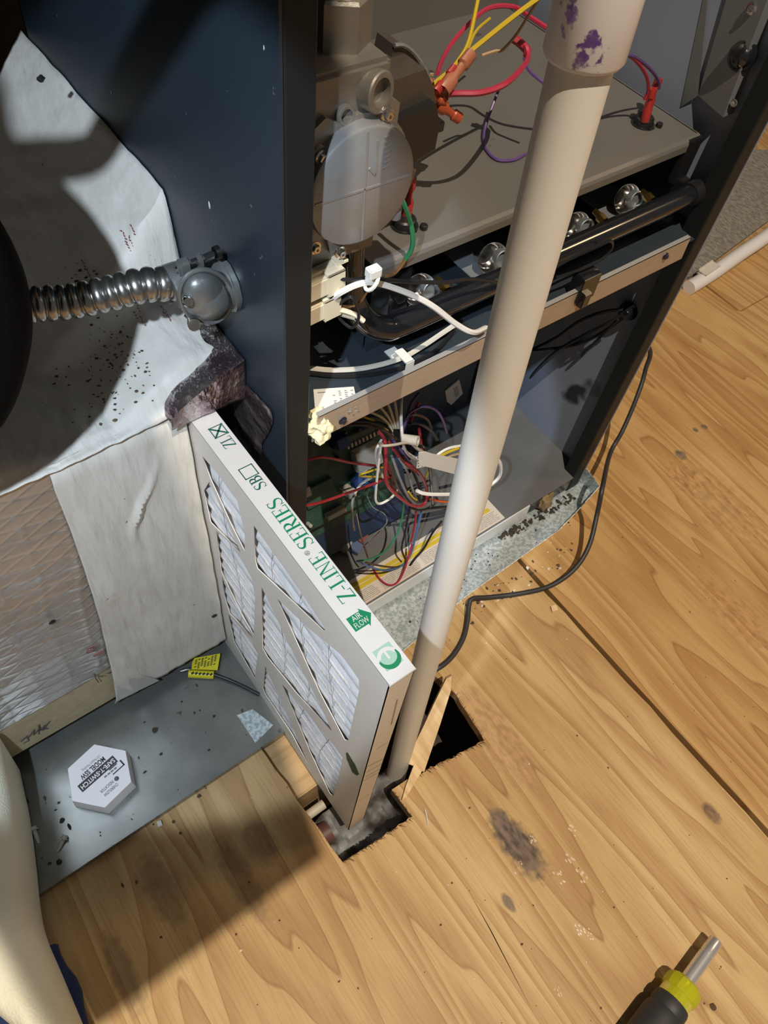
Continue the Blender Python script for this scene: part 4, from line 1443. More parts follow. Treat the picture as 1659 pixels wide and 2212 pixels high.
def arc(cx, cy, rx, ry, a0, a1, n=12):
    return [(cx + rx * math.cos(math.radians(a0 + (a1 - a0) * i / n)), cy + ry * math.sin(math.radians(a0 + (a1 - a0) * i / n))) for i in range(n + 1)]


def ribbon(pts, w_):
    """list of quads along pts with width w_(t)"""
    out = []
    L_, R2 = [], []
    n = len(pts)
    for i, p in enumerate(pts):
        a = V(pts[max(0, i - 1)])
        b = V(pts[min(n - 1, i + 1)])
        d = (b - a).normalized()
        q = V((-d.y, d.x)) * (w_(i / (n - 1)) / 2)
        L_.append(V(p) + q)
        R2.append(V(p) - q)
    for i in range(n - 1):
        out.append([L_[i], R2[i], R2[i + 1], L_[i + 1]])
    return out


def rq(x0, y0, x1, y1):
    return [(x0, y0), (x1, y0), (x1, y1), (x0, y1)]


tn = .055
GLY = {
    'Z': (.72, [rq(.06, .945, .66, 1), rq(.03, 0, .68, .055), [(.50, .945), (.66, .945), (.19, .055), (.03, .055)], rq(.04, .80, .08, 1), rq(.64, 0, .68, .22)]),
    'L': (.66, [rq(.12, 0, .25, 1), rq(.02, .955, .38, 1), rq(.02, 0, .62, .05), rq(.58, 0, .62, .26)]),
    'I': (.38, [rq(.12, 0, .25, 1), rq(.02, .955, .35, 1), rq(.02, 0, .35, .045)]),
    'N': (.80, [rq(.12, 0, .165, 1), rq(.61, 0, .655, 1), [(.06, 1), (.22, 1), (.655, 0), (.60, 0)], rq(.02, .955, .22, 1), rq(.02, 0, .27, .045), rq(.50, .955, .76, 1)]),
    'E': (.68, [rq(.12, 0, .25, 1), rq(.02, .955, .60, 1), rq(.02, 0, .64, .05), rq(.25, .48, .46, .53), rq(.56, .78, .60, 1), rq(.60, 0, .64, .24), rq(.44, .38, .475, .63)]),
    '-': (.36, [rq(.04, .30, .32, .37)]),
}
s_pts = arc(.30, .745, .20, .225, 40, 205, 10) + [(.30, .52)] + arc(.31, .255, .22, .235, 60, -155, 12)
GLY['S'] = (.60, ribbon(s_pts, lambda t: .05 + .10 * math.exp(-((t - .46) / .2) ** 2)) + [rq(.45, .78, .485, 1.0), rq(.07, 0.0, .105, .25)])
GLY['R'] = (.74, [rq(.12, 0, .25, 1), rq(.02, .955, .36, 1), rq(.02, 0, .36, .045), [(.30, .48), (.42, .50), (.72, 0), (.56, 0)], rq(.56, 0, .76, .04)] +
            ribbon([(.25, .975)] + arc(.34, .735, .23, .24, 90, -90, 12) + [(.25, .495)], lambda t: .05 + .09 * math.sin(math.pi * t) ** 2))
GLY['B'] = (.68, [rq(.12, 0, .25, 1), rq(.02, .955, .36, 1), rq(.02, 0, .36, .045)] +
            ribbon([(.25, .975)] + arc(.33, .755, .19, .22, 90, -90, 10) + [(.25, .535)], lambda t: .05 + .09 * math.sin(math.pi * t) ** 2) +
            ribbon([(.25, .515)] + arc(.34, .27, .24, .245, 90, -90, 10) + [(.25, .025)], lambda t: .05 + .10 * math.sin(math.pi * t) ** 2))
ZT = FZ1 + .0004
YOF = V((0, 1, 0))


def word(s, pa, pb, hgt, m_, nm='lettering'):
    """Lay word s along the strip from photo pixel pa (start) to pb (end); baseline on the furnace side."""
    y0 = at(*pa, 'z', ZT).y
    y1 = at(*pb, 'z', ZT).y
    xm = (at(*pa, 'z', ZT).x + at(*pb, 'z', ZT).x) / 2
    tot = sum(GLY[c][0] for c in s)
    k = (y1 - y0) / tot
    bm = bmesh.new()
    x = 0
    for ci, c in enumerate(s):
        wdt, quads = GLY[c]
        for qi, q in enumerate(quads):
            pts = [V((xm - (p[1] - .5) * hgt, y0 + (x + p[0]) * k, ZT + .00004 * (qi % 3))) for p in q]
            aprism(bm, pts, (0, 0, .0001))
        x += wdt
    return fin(bm, nm, m_, top)


word('Z-LINE', (752, 1300), (683, 1196), .0128, M_green)
word('SERIES', (662, 1184), (591, 1078), .0132, M_green)
word('SB', (566, 1056), (547, 1030), .0105, M_darkgreen)
word('ZL', (497, 967), (486, 944), .0105, M_darkgreen)
for px in (((537, 1019),), ((472, 931),)):
    c = at(*px[0], 'z', ZT)
    bm = bmesh.new()
    a = .0064
    bb = .0062
    wln = .0009
    abox(bm, (c.x - a, c.y - bb, ZT), (c.x + a, c.y - bb + wln, ZT + .0001))
    abox(bm, (c.x - a, c.y + bb - wln, ZT), (c.x + a, c.y + bb, ZT + .0001))
    abox(bm, (c.x - a, c.y - bb, ZT), (c.x - a + wln, c.y + bb, ZT + .0001))
    abox(bm, (c.x + a - wln, c.y - bb, ZT), (c.x + a, c.y + bb, ZT + .0001))
    if px[0][0] < 500:
        for sgn in (1, -1):
            p0, p1 = V((c.x - a, c.y - bb * sgn, ZT)), V((c.x + a, c.y + bb * sgn, ZT))
            s = (p1 - p0).normalized().cross(V((0, 0, 1))) * .0008
            aprism(bm, [p0 - s, p0 + s, p1 + s, p1 - s], (0, 0, .00015))
    fin(bm, 'check_box', M_darkgreen, top)
c = at(662, 1196, 'z', ZT)
text('registered_mark', '\u00ae', c + V((.001, 0, .0001)), (0, 1, 0), (-1, 0, 0), .0055, M_darkgreen, top)
# AIR FLOW arrow
c = at(779, 1338, 'z', ZT)
bm = bmesh.new()
aprism(bm, [(c.x - .0088, c.y - .0062, ZT), (c.x + .003, c.y - .0062, ZT), (c.x + .003, c.y - .0085, ZT), (c.x + .0095, c.y, ZT), (c.x + .003, c.y + .0085, ZT), (c.x + .003, c.y + .0062, ZT), (c.x - .0088, c.y + .0062, ZT)], (0, 0, .0001))
arr = fin(bm, 'air_flow_arrow', M_green, top)
text('lettering', 'AIR', c + V((-.0015, .0030, .00022)), (1, .02, 0), (0, 1, 0), .0066, M_cardtop, arr, width=.0082)
text('lettering', 'FLOW', c + V((-.001, -.0028, .00022)), (1, .02, 0), (0, 1, 0), .0066, M_cardtop, arr, width=.0122)
# round emblem: pale square, white stem and cap, green crescent
c = at(838, 1418, 'z', ZT)
em = bpy.data.objects.new
bm = bmesh.new()
aprism(bm, [(c.x - .0075, c.y - .009, ZT), (c.x + .0075, c.y - .009, ZT), (c.x + .0075, c.y + .009, ZT), (c.x - .0075, c.y + .009, ZT)], (0, 0, .0001))
emb = fin(bm, 'emblem', M_pale, top)
bm = bmesh.new()
for q in ribbon(arc(0, -.001, .0072, .0068, 15, 165, 14), lambda t: .0030):
    aprism(bm, [(c.x + p.x, c.y + p.y, ZT + .0001) for p in q], (0, 0, .0001))
aprism(bm, [(c.x - .0009, c.y - .002, ZT + .0002), (c.x + .0009, c.y - .002, ZT + .0002), (c.x + .0009, c.y + .006, ZT + .0002), (c.x - .0009, c.y + .006, ZT + .0002)], (0, 0, .0001))
fin(bm, 'emblem_white', M_cardtop, emb)
bm = bmesh.new()
for q in ribbon(arc(0, -.001, .0076, .0072, 175, 380, 18), lambda t: .0012 + .0026 * math.sin(math.pi * min(1, t * 1.05))):
    aprism(bm, [(c.x + p.x, c.y + p.y, ZT + .00025) for p in q], (0, 0, .0001))
fin(bm, 'emblem_ring', M_green, emb)

# ================================================================== PLENUM
pn = thing('plenum_box', (0, .45, .013), 'duct board return plenum wrapped in white tape and foil', 'duct')
PX1, PY0, PZ0, PZ1 = .1555, .415, .038, .500
M_foilface = mat('scrim_foil', (0.50, 0.475, 0.45), 0.36, 0.65, col2=(0.42, 0.40, 0.38), scale=9, bump=0.25, bscale=60, bdist=.003)


def scrim(m):
    # the foil's embossed diagonal scrim net, as fine relief
    nt = m.node_tree
    b = nt.nodes['Principled BSDF']
    tc = nn(nt, 'ShaderNodeTexCoord')
    old = b.inputs['Normal'].links[0].from_socket
    for rot_, sc in (((0, .42, 0), 62), ((0, -.30, 0), 52), ((0, 1.45, 0), 30)):
        mp = nn(nt, 'ShaderNodeMapping')
        mp.inputs['Rotation'].default_value = rot_
        nt.links.new(tc.outputs['Object'], mp.inputs[0])
        wv = nn(nt, 'ShaderNodeTexWave', bands_direction='Z')
        wv.inputs['Scale'].default_value = sc / 6.28 * 2
        wv.inputs['Distortion'].default_value = 1.6
        wv.inputs['Detail'].default_value = 1
        nt.links.new(mp.outputs[0], wv.inputs[0])
        pw = nn(nt, 'ShaderNodeMath', operation='POWER')
        pw.inputs[1].default_value = 9
        nt.links.new(wv.outputs['Fac'], pw.inputs[0])
        bp = nn(nt, 'ShaderNodeBump')
        bp.inputs['Strength'].default_value = .32
        bp.inputs['Distance'].default_value = .0012
        nt.links.new(pw.outputs[0], bp.inputs['Height'])
        nt.links.new(old, bp.inputs['Normal'])
        old = bp.outputs[0]
    nt.links.new(old, b.inputs['Normal'])


scrim(M_foilface)
M_tape = mat('white_mesh_tape', (0.60, 0.585, 0.54), 0.62, col2=(0.67, .655, .615), scale=10, bump=0.6, bscale=26, stretch=(3.6, 1.2, .6), bdist=.005)
add_spots(M_tape, (0.13, 0.095, 0.06), 75, .735, .03)
add_spots(M_tape, (0.40, 0.33, 0.24), 12, .66, .12)
M_board = mat('fiberglass_edge', (0.46, 0.40, 0.26), 0.8, col2=(0.40, .34, .22), scale=60, bump=.4, bscale=120)


def grid(name, fn, nu, nv, m_, parent, thick=0.0):
    bm = bmesh.new()
    vs = [[bm.verts.new(fn(i / nu, j / nv)) for j in range(nv + 1)] for i in range(nu + 1)]
    for i in range(nu):
        for j in range(nv):
            bm.faces.new((vs[i][j], vs[i + 1][j], vs[i + 1][j + 1], vs[i][j + 1]))
    o = fin(bm, name, m_, parent, smooth=True)
    if thick:
        md = o.modifiers.new('s', 'SOLIDIFY')
        md.thickness = thick
        md.offset = 0
    return o


bm = bmesh.new()
abox(bm, (-.48, PY0 + .004, PZ0), (PX1, .80, PZ1 - .004))
fin(bm, 'duct_box', M_board, pn, bevel=.006)
# foil facing on the front with crinkles
def foilfn(u, v):
    x = -.45 + (.045 + .45) * u
    z = PZ0 + .075 + .02 * u + (PZ1 - .004 - PZ0 - .075 - .02 * u) * v
    y = PY0 + .0015 - .0012 * noise.noise(V((x * 14, z * 30, 2))) - .0004 * noise.noise(V((x * 60 + z * 40, z * 90, 5)))
    return V((x, y, z))


grid('foil_facing', foilfn, 90, 90, M_foilface, pn)
# foil top strip in shadow behind black hose
def foiltop(u, v):
    x = -.45 + .49 * u
    return V((x, PY0 + .002 + .06 * v, PZ1 - .003 + .0015 * noise.noise(V((x * 20, v * 5, 1)))))


grid('foil_facing', foiltop, 40, 10, M_foilface, pn)
# bare board edge at the bottom with marker scrawl
# front white tape: hangs from the top over the right part of the front face
lb = [(100, 992), (118, 1060), (150, 1140), (185, 1240), (215, 1340), (240, 1450), (252, 1515)]
lbp = [at(a, b, 'y', PY0 - .002) for a, b in lb]


def ltape(v):
    # v = 0 bottom ... 1 top, left boundary x of the tape at this height
    z = PZ0 + .004 + (PZ1 - PZ0 - .004) * v
    for a, b in zip(lbp, lbp[1:]):
        if b.z <= z <= a.z:
            t = (z - b.z) / (a.z - b.z)
            return b.x + (a.x - b.x) * t
    return lbp[0].x if z > lbp[0].z else lbp[-1].x - .004


def tapefn(u, v):
    z = PZ0 + .002 + (PZ1 - PZ0 - .002) * v
    x = ltape(v) + (PX1 + .001 - ltape(v)) * u
    e = max(0, (v - .96) / .04)
    wr = .0016 * noise.noise(V((x * 22, z * 12, 7))) + .0016 * noise.noise(V((x * 95 + z * 22, z * 16, 2))) + .0010 * abs(noise.noise(V((x * 170 + z * 30, z * 22, 6))))
    rid = .006 * math.exp(-((x - .105 - .02 * math.sin(z * 30)) / .004) ** 2) * max(0, 1 - abs(z - .40) / .07)
    bulge = .002 * math.sin(v * 3.1)
    return V((x, PY0 - .002 - bulge - rid + .006 * e * e + wr, z))


grid('white_tape', tapefn, 80, 90, M_tape, pn, .0012)
# clear tape triangle at the bottom corner
prism('clear_tape', [at(a, b, 'y', PY0 - .004) for a, b in ((248, 1440), (258, 1512), (345, 1470), (300, 1455))], (0, .0006, 0), mat('grey_clear_tape', (0.42, 0.41, 0.38), .2), pn)
# top tape sheet: flat top, rising to a shoulder against the furnace
RX = FX0 - .001


def topz(x, y):
    flat = PZ1 + .001
    # shoulder only behind y = .515
    sh = max(0.0, min(1.0, (x - .070) / (RX - .070)))
    rise = .126 * (sh ** 1.25)
    k = max(0.0, min(1.0, (y - .500) / .020))
    k = k * k * (3 - 2 * k)
    low = .035 * max(0.0, min(1.0, (x - .10) / .07)) * max(0.0, min(1.0, (y - .41) / .02))
    return flat + rise * k + low * (1 - k)


def toptape(u, v):
    x0 = -.16 - .30 * v
    x = x0 + (RX - x0) * u
    y = PY0 - .003 + (.80 - PY0) * v
    z = topz(x, y)
    z += .0026 * noise.noise(V((x * 26, y * 13, 3))) + .0016 * noise.noise(V((x * 95, y * 26, 8))) + .0010 * abs(noise.noise(V((x * 160, y * 40, 2)))) + .0036 * abs(noise.noise(V((x * 38 + y * 22, y * 6, 5)))) * (1 if u > .3 else .6)
    if v < .03:
        z -= .002
    return V((x, y, z))


grid('white_tape', toptape, 120, 110, M_tape, pn, .0012)
# red printing on the tape
M_redpr = mat('faint_red_print', (0.30, 0.10, 0.12), .6)
bm = bmesh.new()
random.seed(11)


def dash(p0, p1, w_=.0006):
    s = (p1 - p0).normalized().cross(V((0, 0, 1))) * w_
    aprism(bm, [p0 - s, p0 + s, p1 + s, p1 - s], (0, 0, .0008))


for (px, py) in ((190, 590), (180, 570), (265, 505), (280, 520), (275, 530), (330, 555), (340, 570), (350, 580), (320, 545), (285, 495), (295, 660), (290, 675), (305, 690), (352, 670), (360, 680), (400, 672)):
    for k in range(4):
        r0 = ray(px + 5 * k * .6, py + 6 * k)
        # march onto the tape surface
        t = .3
        while t < 1.5:
            q = V((0, 0, 1)) + r0 * t
            if q.z < topz(q.x, q.y) + .0018:
                break
            t += .0015
        n_ = V((random.uniform(-.3, .3), 1, 0)).normalized() * random.uniform(.001, .0028)
        q.z += .0022
        dash(q, q + n_ + V((random.uniform(-.001, .001), 0, 0)), .00035)
fin(bm, 'red_print', M_redpr, pn)
# foil tape box over the filter slot
M_foil = mat('crinkled_foil_tape', (0.50, 0.46, 0.48), 0.26, 0.95, col2=(0.28, 0.21, 0.245), scale=16, lo=.42, hi=.6, bump=1.0, bscale=24, stretch=(2.4, 1, 1.6), bdist=.010)
BX0 = .140


def foilbox(u, v):
    # u across x, v wraps: top (0..0.65) then down the front (0.65..1)
    x = BX0 + (RX - .0005 - BX0) * u
    if v < .68:
        y = .522 - (.522 - .404) * (v / .68)
        zt = .505 + (.541 - .505) * (u ** .6)
        k = max(0, min(1, (y - .49) / .03))
        z = zt + .006 * k
    else:
        w_ = (v - .68) / .32
        y = .404 + .002 * w_
        z = (.505 + .036 * (u ** .6)) * (1 - w_) + .4945 * w_
    a = .0016 * abs(noise.noise(V((x * 60, y * 40 + z * 60, 4)))) + .0007 * noise.noise(V((x * 120 + y * 80, z * 130, 1)))
    return V((x, y - (a if v >= .68 else 0), z + (a if v < .7 else 0)))


grid('foil_tape', foilbox, 40, 60, M_foil, pn, .0006)
box('slot_filler', (PX1 - .004, .409, .4935), (RX - .001, .52, .505), M_board, pn)
# loose strip of foil tape on the furnace side
fs = [(497, 858), (528, 830), (560, 862), (587, 893), (585, 926), (566, 958), (563, 985), (548, 960), (522, 930)]
fsp = [at(a, b, 'x', FX0 - .002) for a, b in fs]
cen = sum(fsp, V((0, 0, 0))) / len(fsp)
bm = bmesh.new()
rings = []
for k in range(7):
    s = k / 6
    rings.append([bm.verts.new(V((FX0 - .0012 - .003 * abs(noise.noise(V(((cen + (p - cen) * s).y * 90, (cen + (p - cen) * s).z * 60, 2)))), cen.y + (p.y - cen.y) * s, cen.z + (p.z - cen.z) * s))) for p in spline(fsp + [fsp[0]], 4)[:-1]])
n_ = len(rings[0])
for a, b in zip(rings[1:], rings[2:]):
    for k in range(n_):
        bm.faces.new((a[k], a[(k + 1) % n_], b[(k + 1) % n_], b[k]))
bm.faces.new(rings[1])
o = fin(bm, 'foil_strip', M_foil, pn, smooth=True)
# marker scrawl and red stamp on the front face
bm = bmesh.new()
for pts in ([(45, 1602), (58, 1590), (62, 1600), (50, 1606)], [(62, 1592), (74, 1576), (72, 1588), (86, 1572)], [(84, 1586), (84, 1566), (88, 1578), (98, 1566), (90, 1575), (104, 1574)], [(100, 1572), (92, 1578), (104, 1562), (108, 1558)],
            [(205, 1455), (207, 1466), (213, 1474)], [(215, 1460), (222, 1462)], [(228, 1456), (236, 1452)]):
    atube(bm, [at(a, b, 'y', PY0 + (.0025 if a < 150 else -.002)) for a, b in pts], .0006, 5)
fin(bm, 'marker_scrawl', mat('marker_ink', (0.08, 0.07, 0.09), .6), pn)['kind'] = 'stuff'
c = at(196, 1404, 'y', PY0 - .002)
text('red_stamp', '03', c, (.45, 0, .9), (-.9, 0, .45), .012, mat('stamp_red', (0.26, 0.05, 0.05), .6), pn)
c = at(213, 1412, 'y', PY0 - .003)
box('red_stamp', c + V((-.006, 0, -.003)), c + V((.006, .001, .003)), mat('stamp_pale_red', (0.34, 0.16, 0.15), .6), pn)
# small tear holes in tape / foil
for px, py, s in ((463, 1331, .004), (113, 1344, .0035), (88, 170, .003), (312, 1073, .003)):
    p = at(px, py, 'y', PY0 - .0045) if py > 500 else at(px, py, 'x', .17)
    lump('tear', p, s, M_black, pn, .4, sub=2, sq=(1, .25, 1))

# debris on the plenum top
sp = []
random.seed(5)
for i in range(320):
    px, py = random.gauss(280, 75), random.gauss(790, 75)
    if px < 90 or px > 420 or py > 905 + (px - 300) * -.25:
        continue
    q = at(px, py, 'z', PZ1)
    if q.x > .150 or q.y > .80 or q.y < PY0 + .002:
        continue
    sp.append(((q.x, q.y, topz(q.x, q.y) + .003), random.uniform(.0004, .0014)))
crumbs('debris', sp, mat('bark_debris', (0.04, .026, .018), .9, col2=(.16, .09, .05), scale=140), 'dark bark-like crumbs on top of the taped plenum', cat='debris')

# ================================================================== drain pan
M_pan = mat('pan_steel', (0.20, 0.215, 0.21), 0.27, 0.7, col2=(0.26, 0.275, 0.265), scale=24, bump=0.05, bscale=90)
add_spots(M_pan, (0.07, 0.065, 0.055), 60, .70, .05)
add_spots(M_pan, (0.30, .31, .30), 11, .62, .12)
dp = thing('drain_pan', (0, .3, 0), 'flat grey galvanized drain pan in front of the plenum', 'drain pan')
PT = .012
pr = at(605, 1585, 'z', PT)
bm = bmesh.new()
abox(bm, (-.55, pr.y, PT - .0012), (pr.x + .012, .80, PT))
abox(bm, (-.55, pr.y - .0012, .0008), (pr.x + .012, pr.y, PT + .0006))
fin(bm, 'pan_sheet', M_pan, dp)
q = quad_on(PT, [(512, 1545), (546, 1532), (590, 1566), (552, 1605)])
prism('painted_reflection', q, (0, 0, .0003), M_spangle, dp)  # brighter sheet laid on as light reflected in the pan
# dark crumbs on pan
sp = []
for px, py, s in ((335, 1577, .004), (300, 1637, .002), (313, 1668, .0024), (348, 1629, .0024), (425, 1480, .0026), (393, 1516, .0026), (432, 1535, .0018), (420, 1540, .0016), (463, 1547, .0028), (452, 1620, .0018), (55, 1732, .004), (97, 1725, .004), (127, 1734, .0024),
                  (135, 1772, .003), (150, 1786, .004), (107, 1865, .002), (190, 1742, .0015), (217, 1805, .0013), (285, 1770, .0014), (120, 1750, .0025), (312, 1560, .0018), (128, 1862, .003), (60, 1855, .002)):
    p = at(px, py, 'z', PT)
    sp.append(((p.x, p.y, PT + s * .35), s * .8))
for i in range(60):
    p = at(random.uniform(40, 560), random.uniform(1560, 1900), 'z', PT)
    if p.y > pr.y + .004 and p.x < .14:
        sp.append(((p.x, p.y, PT + .0003), random.uniform(.0003, .0009)))
crumbs('grit', sp, M_dirt, 'dark grit scattered on the grey drain pan', cat='grit')

# hexagonal float switch
hz = PT + .024
hpx = [(204, 1609), (269, 1620), (285, 1688), (228, 1744), (156, 1729), (145, 1664)]
hp = [at(a, b, 'z', hz) for a, b in hpx]
hc = sum(hp, V((0, 0, 0))) / 6
rad = sum((p - hc).length for p in hp) / 6
a0 = math.atan2(hp[0].y - hc.y, hp[0].x - hc.x)
hs = thing('float_switch', (hc.x, hc.y, PT), 'white hexagonal overflow float switch on the drain pan', 'switch')
M_hex = mat('white_abs', (0.86, 0.85, 0.90), .32)
bm = bmesh.new()
for (z, r_) in ((PT + .0006, rad * 1.04), (PT + .012, rad * 1.03), (hz - .0005, rad)):
    pass
sgn = 1 if (hp[1] - hc).cross(hp[0] - hc).z < 0 else -1
rings = []
for (z, r_) in ((PT + .0006, rad * 1.05), (PT + .010, rad * 1.04), (hz, rad)):
    rings.append([bm.verts.new((hc.x + r_ * math.cos(a0 + sgn * k * math.pi / 3), hc.y + r_ * math.sin(a0 + sgn * k * math.pi / 3), z)) for k in range(6)])
for a, b in zip(rings, rings[1:]):
    for k in range(6):
        bm.faces.new((a[k], a[(k + 1) % 6], b[(k + 1) % 6], b[k]))
bm.faces.new(rings[0])
bm.faces.new(rings[-1])
hx_ = fin(bm, 'housing', M_hex, hs, bevel=.003, seg=3)
T = lambda a, b: at(a, b, 'z', hz + .0002)
pa, pb = T(247, 1640), T(175, 1703)
rr = (pb - pa).normalized()
uu = V((0, 0, 1)).cross(rr)
bl = (pb - pa).length
mid = (pa + pb) / 2
M_hink = mat('black_print', (0.012, 0.012, 0.015), .4)
bm = bmesh.new()
aprism(bm, [mid - rr * bl * .53 - uu * .0052, mid + rr * bl * .53 - uu * .0052, mid + rr * bl * .53 + uu * .0052, mid - rr * bl * .53 + uu * .0052], (0, 0, .00015))
bar = fin(bm, 'name_bar', M_hink, hx_, bevel=0)
text('lettering', 'SAFE-T-SWITCH', mid + V((0, 0, .0003)), rr, uu, .0078, M_hex, bar, width=bl * .98, bold=.02)
text('lettering', 'MODEL SSW', mid - uu * .0098, rr, uu, .0088, M_hink, hx_, width=bl * .70, bold=.03)
text('lettering', 'US Patent Pending', mid - uu * .0158 - rr * .002, rr, uu, .0046, M_greyink, hx_, width=bl * .52)
p1 = T(231, 1699)
p2 = T(231, 1698)
text('lettering', 'INDICATOR', p1 , rr, uu, .0054, M_hink, hx_, width=bl * .38)
text('lettering', 'OVERFLOW', p1 + uu * .0062 - rr * .001, rr, uu, .0054, M_hink, hx_, width=bl * .40)
lathe('indicator_lens', T(252, 1682) - V((0, 0, .0008)), (0, 0, 1), [(0, .0028), (.0012, .0028), (.0014, .002), (.0014, 0)], mat('lens_dark', (0.07, 0.08, 0.09), .3), hx_, 16)
g0 = T(252, 1655)
bm = bmesh.new()
for (x0, y0, x1, y1) in ((-.008, .0042, .009, .0056), (-.008, -.003, -.0062, .0056), (-.002, -.0032, .009, -.0018)):
    aprism(bm, [g0 + rr * x0 + uu * y0, g0 + rr * x1 + uu * y0, g0 + rr * x1 + uu * y1, g0 + rr * x0 + uu * y1], (0, 0, .00015))
fin(bm, 'emblem', M_hink, hx_)
bm = bmesh.new()
for k in range(4):
    q = g0 + rr * (.001 + .0045 * k) + uu * (.0012 - .0002 * k)
    aprism(bm, [q - uu * .0012, q + rr * .0035 - uu * .0012, q + rr * .0035 + uu * .001, q + uu * .001], (0, 0, .00012))
fin(bm, 'emblem_text', M_greyink, hx_)

M_zscrew = mat('bright_zinc', (0.72, 0.75, 0.80), .3, .45)
# sheet metal screws on the pan
def screw(pa, pb, label):
    a, b = at(*pa, 'z', PT + .0035), at(*pb, 'z', PT + .0012)
    d = (b - a)
    L_ = d.length
    t = thing('sheet_metal_screw', a, label, 'screw', 'loose screws on the drain pan')
    bm = bmesh.new()
    prof = [(0, .0019)]
    n = 11
    for k in range(n):
        s = k / n
        r1 = .0019 * (1 - .55 * max(0, s - .6) / .4)
        prof += [(L_ * (s + .02), r1), (L_ * (s + .05), r1 * 1.45)]
    prof += [(L_, .0001)]
    alathe(bm, a, d, prof, 10)
    fin(bm, 'shank', M_zscrew, t)
    bm = bmesh.new()
    alathe(bm, a, -d, [(-.0003, .0045), (.0008, .0045), (.001, .0032), (.004, .0032), (.0042, .002), (.003, .0015), (.003, 0)], 6)
    fin(bm, 'hex_head', M_zscrew, t)


screw((74, 1793), (84, 1822), 'silver hex screw lying upright on the pan, left one')
screw((138, 1812), (124, 1840), 'silver hex screw on the pan pointing down left')
screw((68, 1862), (50, 1880), 'dim hex screw by the pan front edge near the cream cloth')

# yellow wire tags and the cable behind the pan corner
ty = thing('wire_tag', at(440, 1435, 'z', PT + .008), 'yellow printed warning tags wrapped on the cable by the plenum foot', 'tag')
M_tagy = mat('tag_yellow', (0.62, 0.55, 0.02), .4)
q = [at(a, b, 'z', PT + .012) for a, b in ((415, 1432), (420, 1422), (476, 1412), (470, 1448), (414, 1446))]
fl1 = prism('tag_flag', q, (0, 0, .0008), M_tagy, ty)
bm = bmesh.new()
for k in range(6):
    for j in range(7):
        a = at(424 + j * 7.0 - k * .6, 1426 + k * 3.6 - j * 1.6, 'z', PT + .0129)
        if random.random() < .85:
            abox(bm, a + V((-.0016, -.0007, 0)), a + V((.0016, .0004, .0003)))
fin(bm, 'small_print', M_ink, fl1)
rl = tube('tag_roll', [at(408, 1455, 'z', PT + .006), at(462, 1458, 'z', PT + .006)], .0055, M_tagy, ty, 14)
bm = bmesh.new()
for j in range(6):
    a = at(416 + j * 8.0, 1454 + j * .5, 'z', PT + .0122)
    abox(bm, a + V((-.0018, -.0012, -.0008)), a + V((.0018, .0012, .0004)))
fin(bm, 'small_print', M_ink, rl)
o = tube('cable', [at(390, 1450, 'z', PT + .004), at(415, 1446, 'z', PT + .005), at(465, 1458, 'z', PT + .005), at(510, 1475, 'z', PT + .004), at(560, 1500, 'z', PT + .003)], .0022, WC['black'], None, 8)
tag(o, 'dark cable with yellow tags running under the filter', 'cable')

# ================================================================== flexible conduit
cn = thing('flexible_conduit', at(250, 625, 'y', .43), 'ribbed steel flexible conduit entering the furnace side', 'conduit')
M_cond = mat('conduit_steel', (0.42, 0.41, 0.39), .28, .95, col2=(.34, .33, .31), scale=30)
cpth = spline([at(30, 668, 'y', .455), at(75, 658, 'y', .450), at(150, 652, 'y', .445), at(230, 635, 'y', .438), at(310, 616, 'y', .430), at(395, 612, 'y', .424)], 40)
bm = bmesh.new()
ln = [0]
for a, b in zip(cpth, cpth[1:]):
    ln.append(ln[-1] + (b - a).length)
tot = ln[-1]
PIT = tot / 15.0


def crad(t):
    ph = (t * tot / PIT) % 1.0
    return .0106 + .0019 * math.sin(math.pi * ph / .86) ** .6 if ph < .86 else .0098


atube(bm, cpth, crad, 28)
fin(bm, 'ribbed_hose', M_cond, cn, smooth=True)
M_zinc = mat('zinc_casting', (0.20, 0.215, 0.215), .38, .6, col2=(.25, .265, .26), scale=50, bump=.25, bscale=160)
e0 = at(395, 612, 'y', .424)
e1 = at(445, 640, 'y', .412)
e2 = V((FX0 - .022, e1.y + .004, e1.z + .012))
hub = V((FX0, .424, at(515, 635, 'x', FX0).z))
bm = bmesh.new()
atube(bm, spline([e0 + V((-.010, .001, 0)), e0, e0.lerp(e1, .5), e1, e1.lerp(hub, .5), hub], 6), lambda t: .0158 if t < .35 else (.0165 if t < .7 else .0125), 26)
fin(bm, 'elbow_body', M_zinc, cn, smooth=True)
bm = bmesh.new()
bmesh.ops.create_uvsphere(bm, u_segments=26, v_segments=14, radius=1)
dv = V((-.25, -.75, .45)).normalized()
xx, yy, zz = frame_of(dv)
mx_ = Matrix((xx, yy, zz)).transposed()
lng = (at(470, 672, 'y', e1.y) - at(415, 600, 'y', e1.y)).normalized()
for v in bm.verts:
    c = v.co.copy()
    v.co = e1 + lng * c.x * .026 + dv.cross(lng).normalized() * c.y * .0165 + dv * c.z * .0175
fin(bm, 'domed_cover', M_zinc, cn, smooth=True)
bm = bmesh.new()
sd = dv.cross(lng).normalized()
atube(bm, [e1 + lng * (.0275 * math.cos(a)) + sd * (.0185 * math.sin(a)) + dv * .003 for a in [2 * math.pi * k / 32 for k in range(33)]], .0018, 8)
fin(bm, 'cover_rim', M_zinc, cn, smooth=True)
lathe('lock_nut', (FX0 - .0005, hub.y, hub.z), (-1, 0, 0), [(0, .0225), (.004, .0225), (.0045, .021), (.0045, .012)], M_zinc, cn, 10)
lathe('hub', (FX0, hub.y, hub.z), (-1, 0, 0), [(0, .0195), (.016, .0195), (.017, .0185), (.017, 0)], M_zinc, cn, 28)
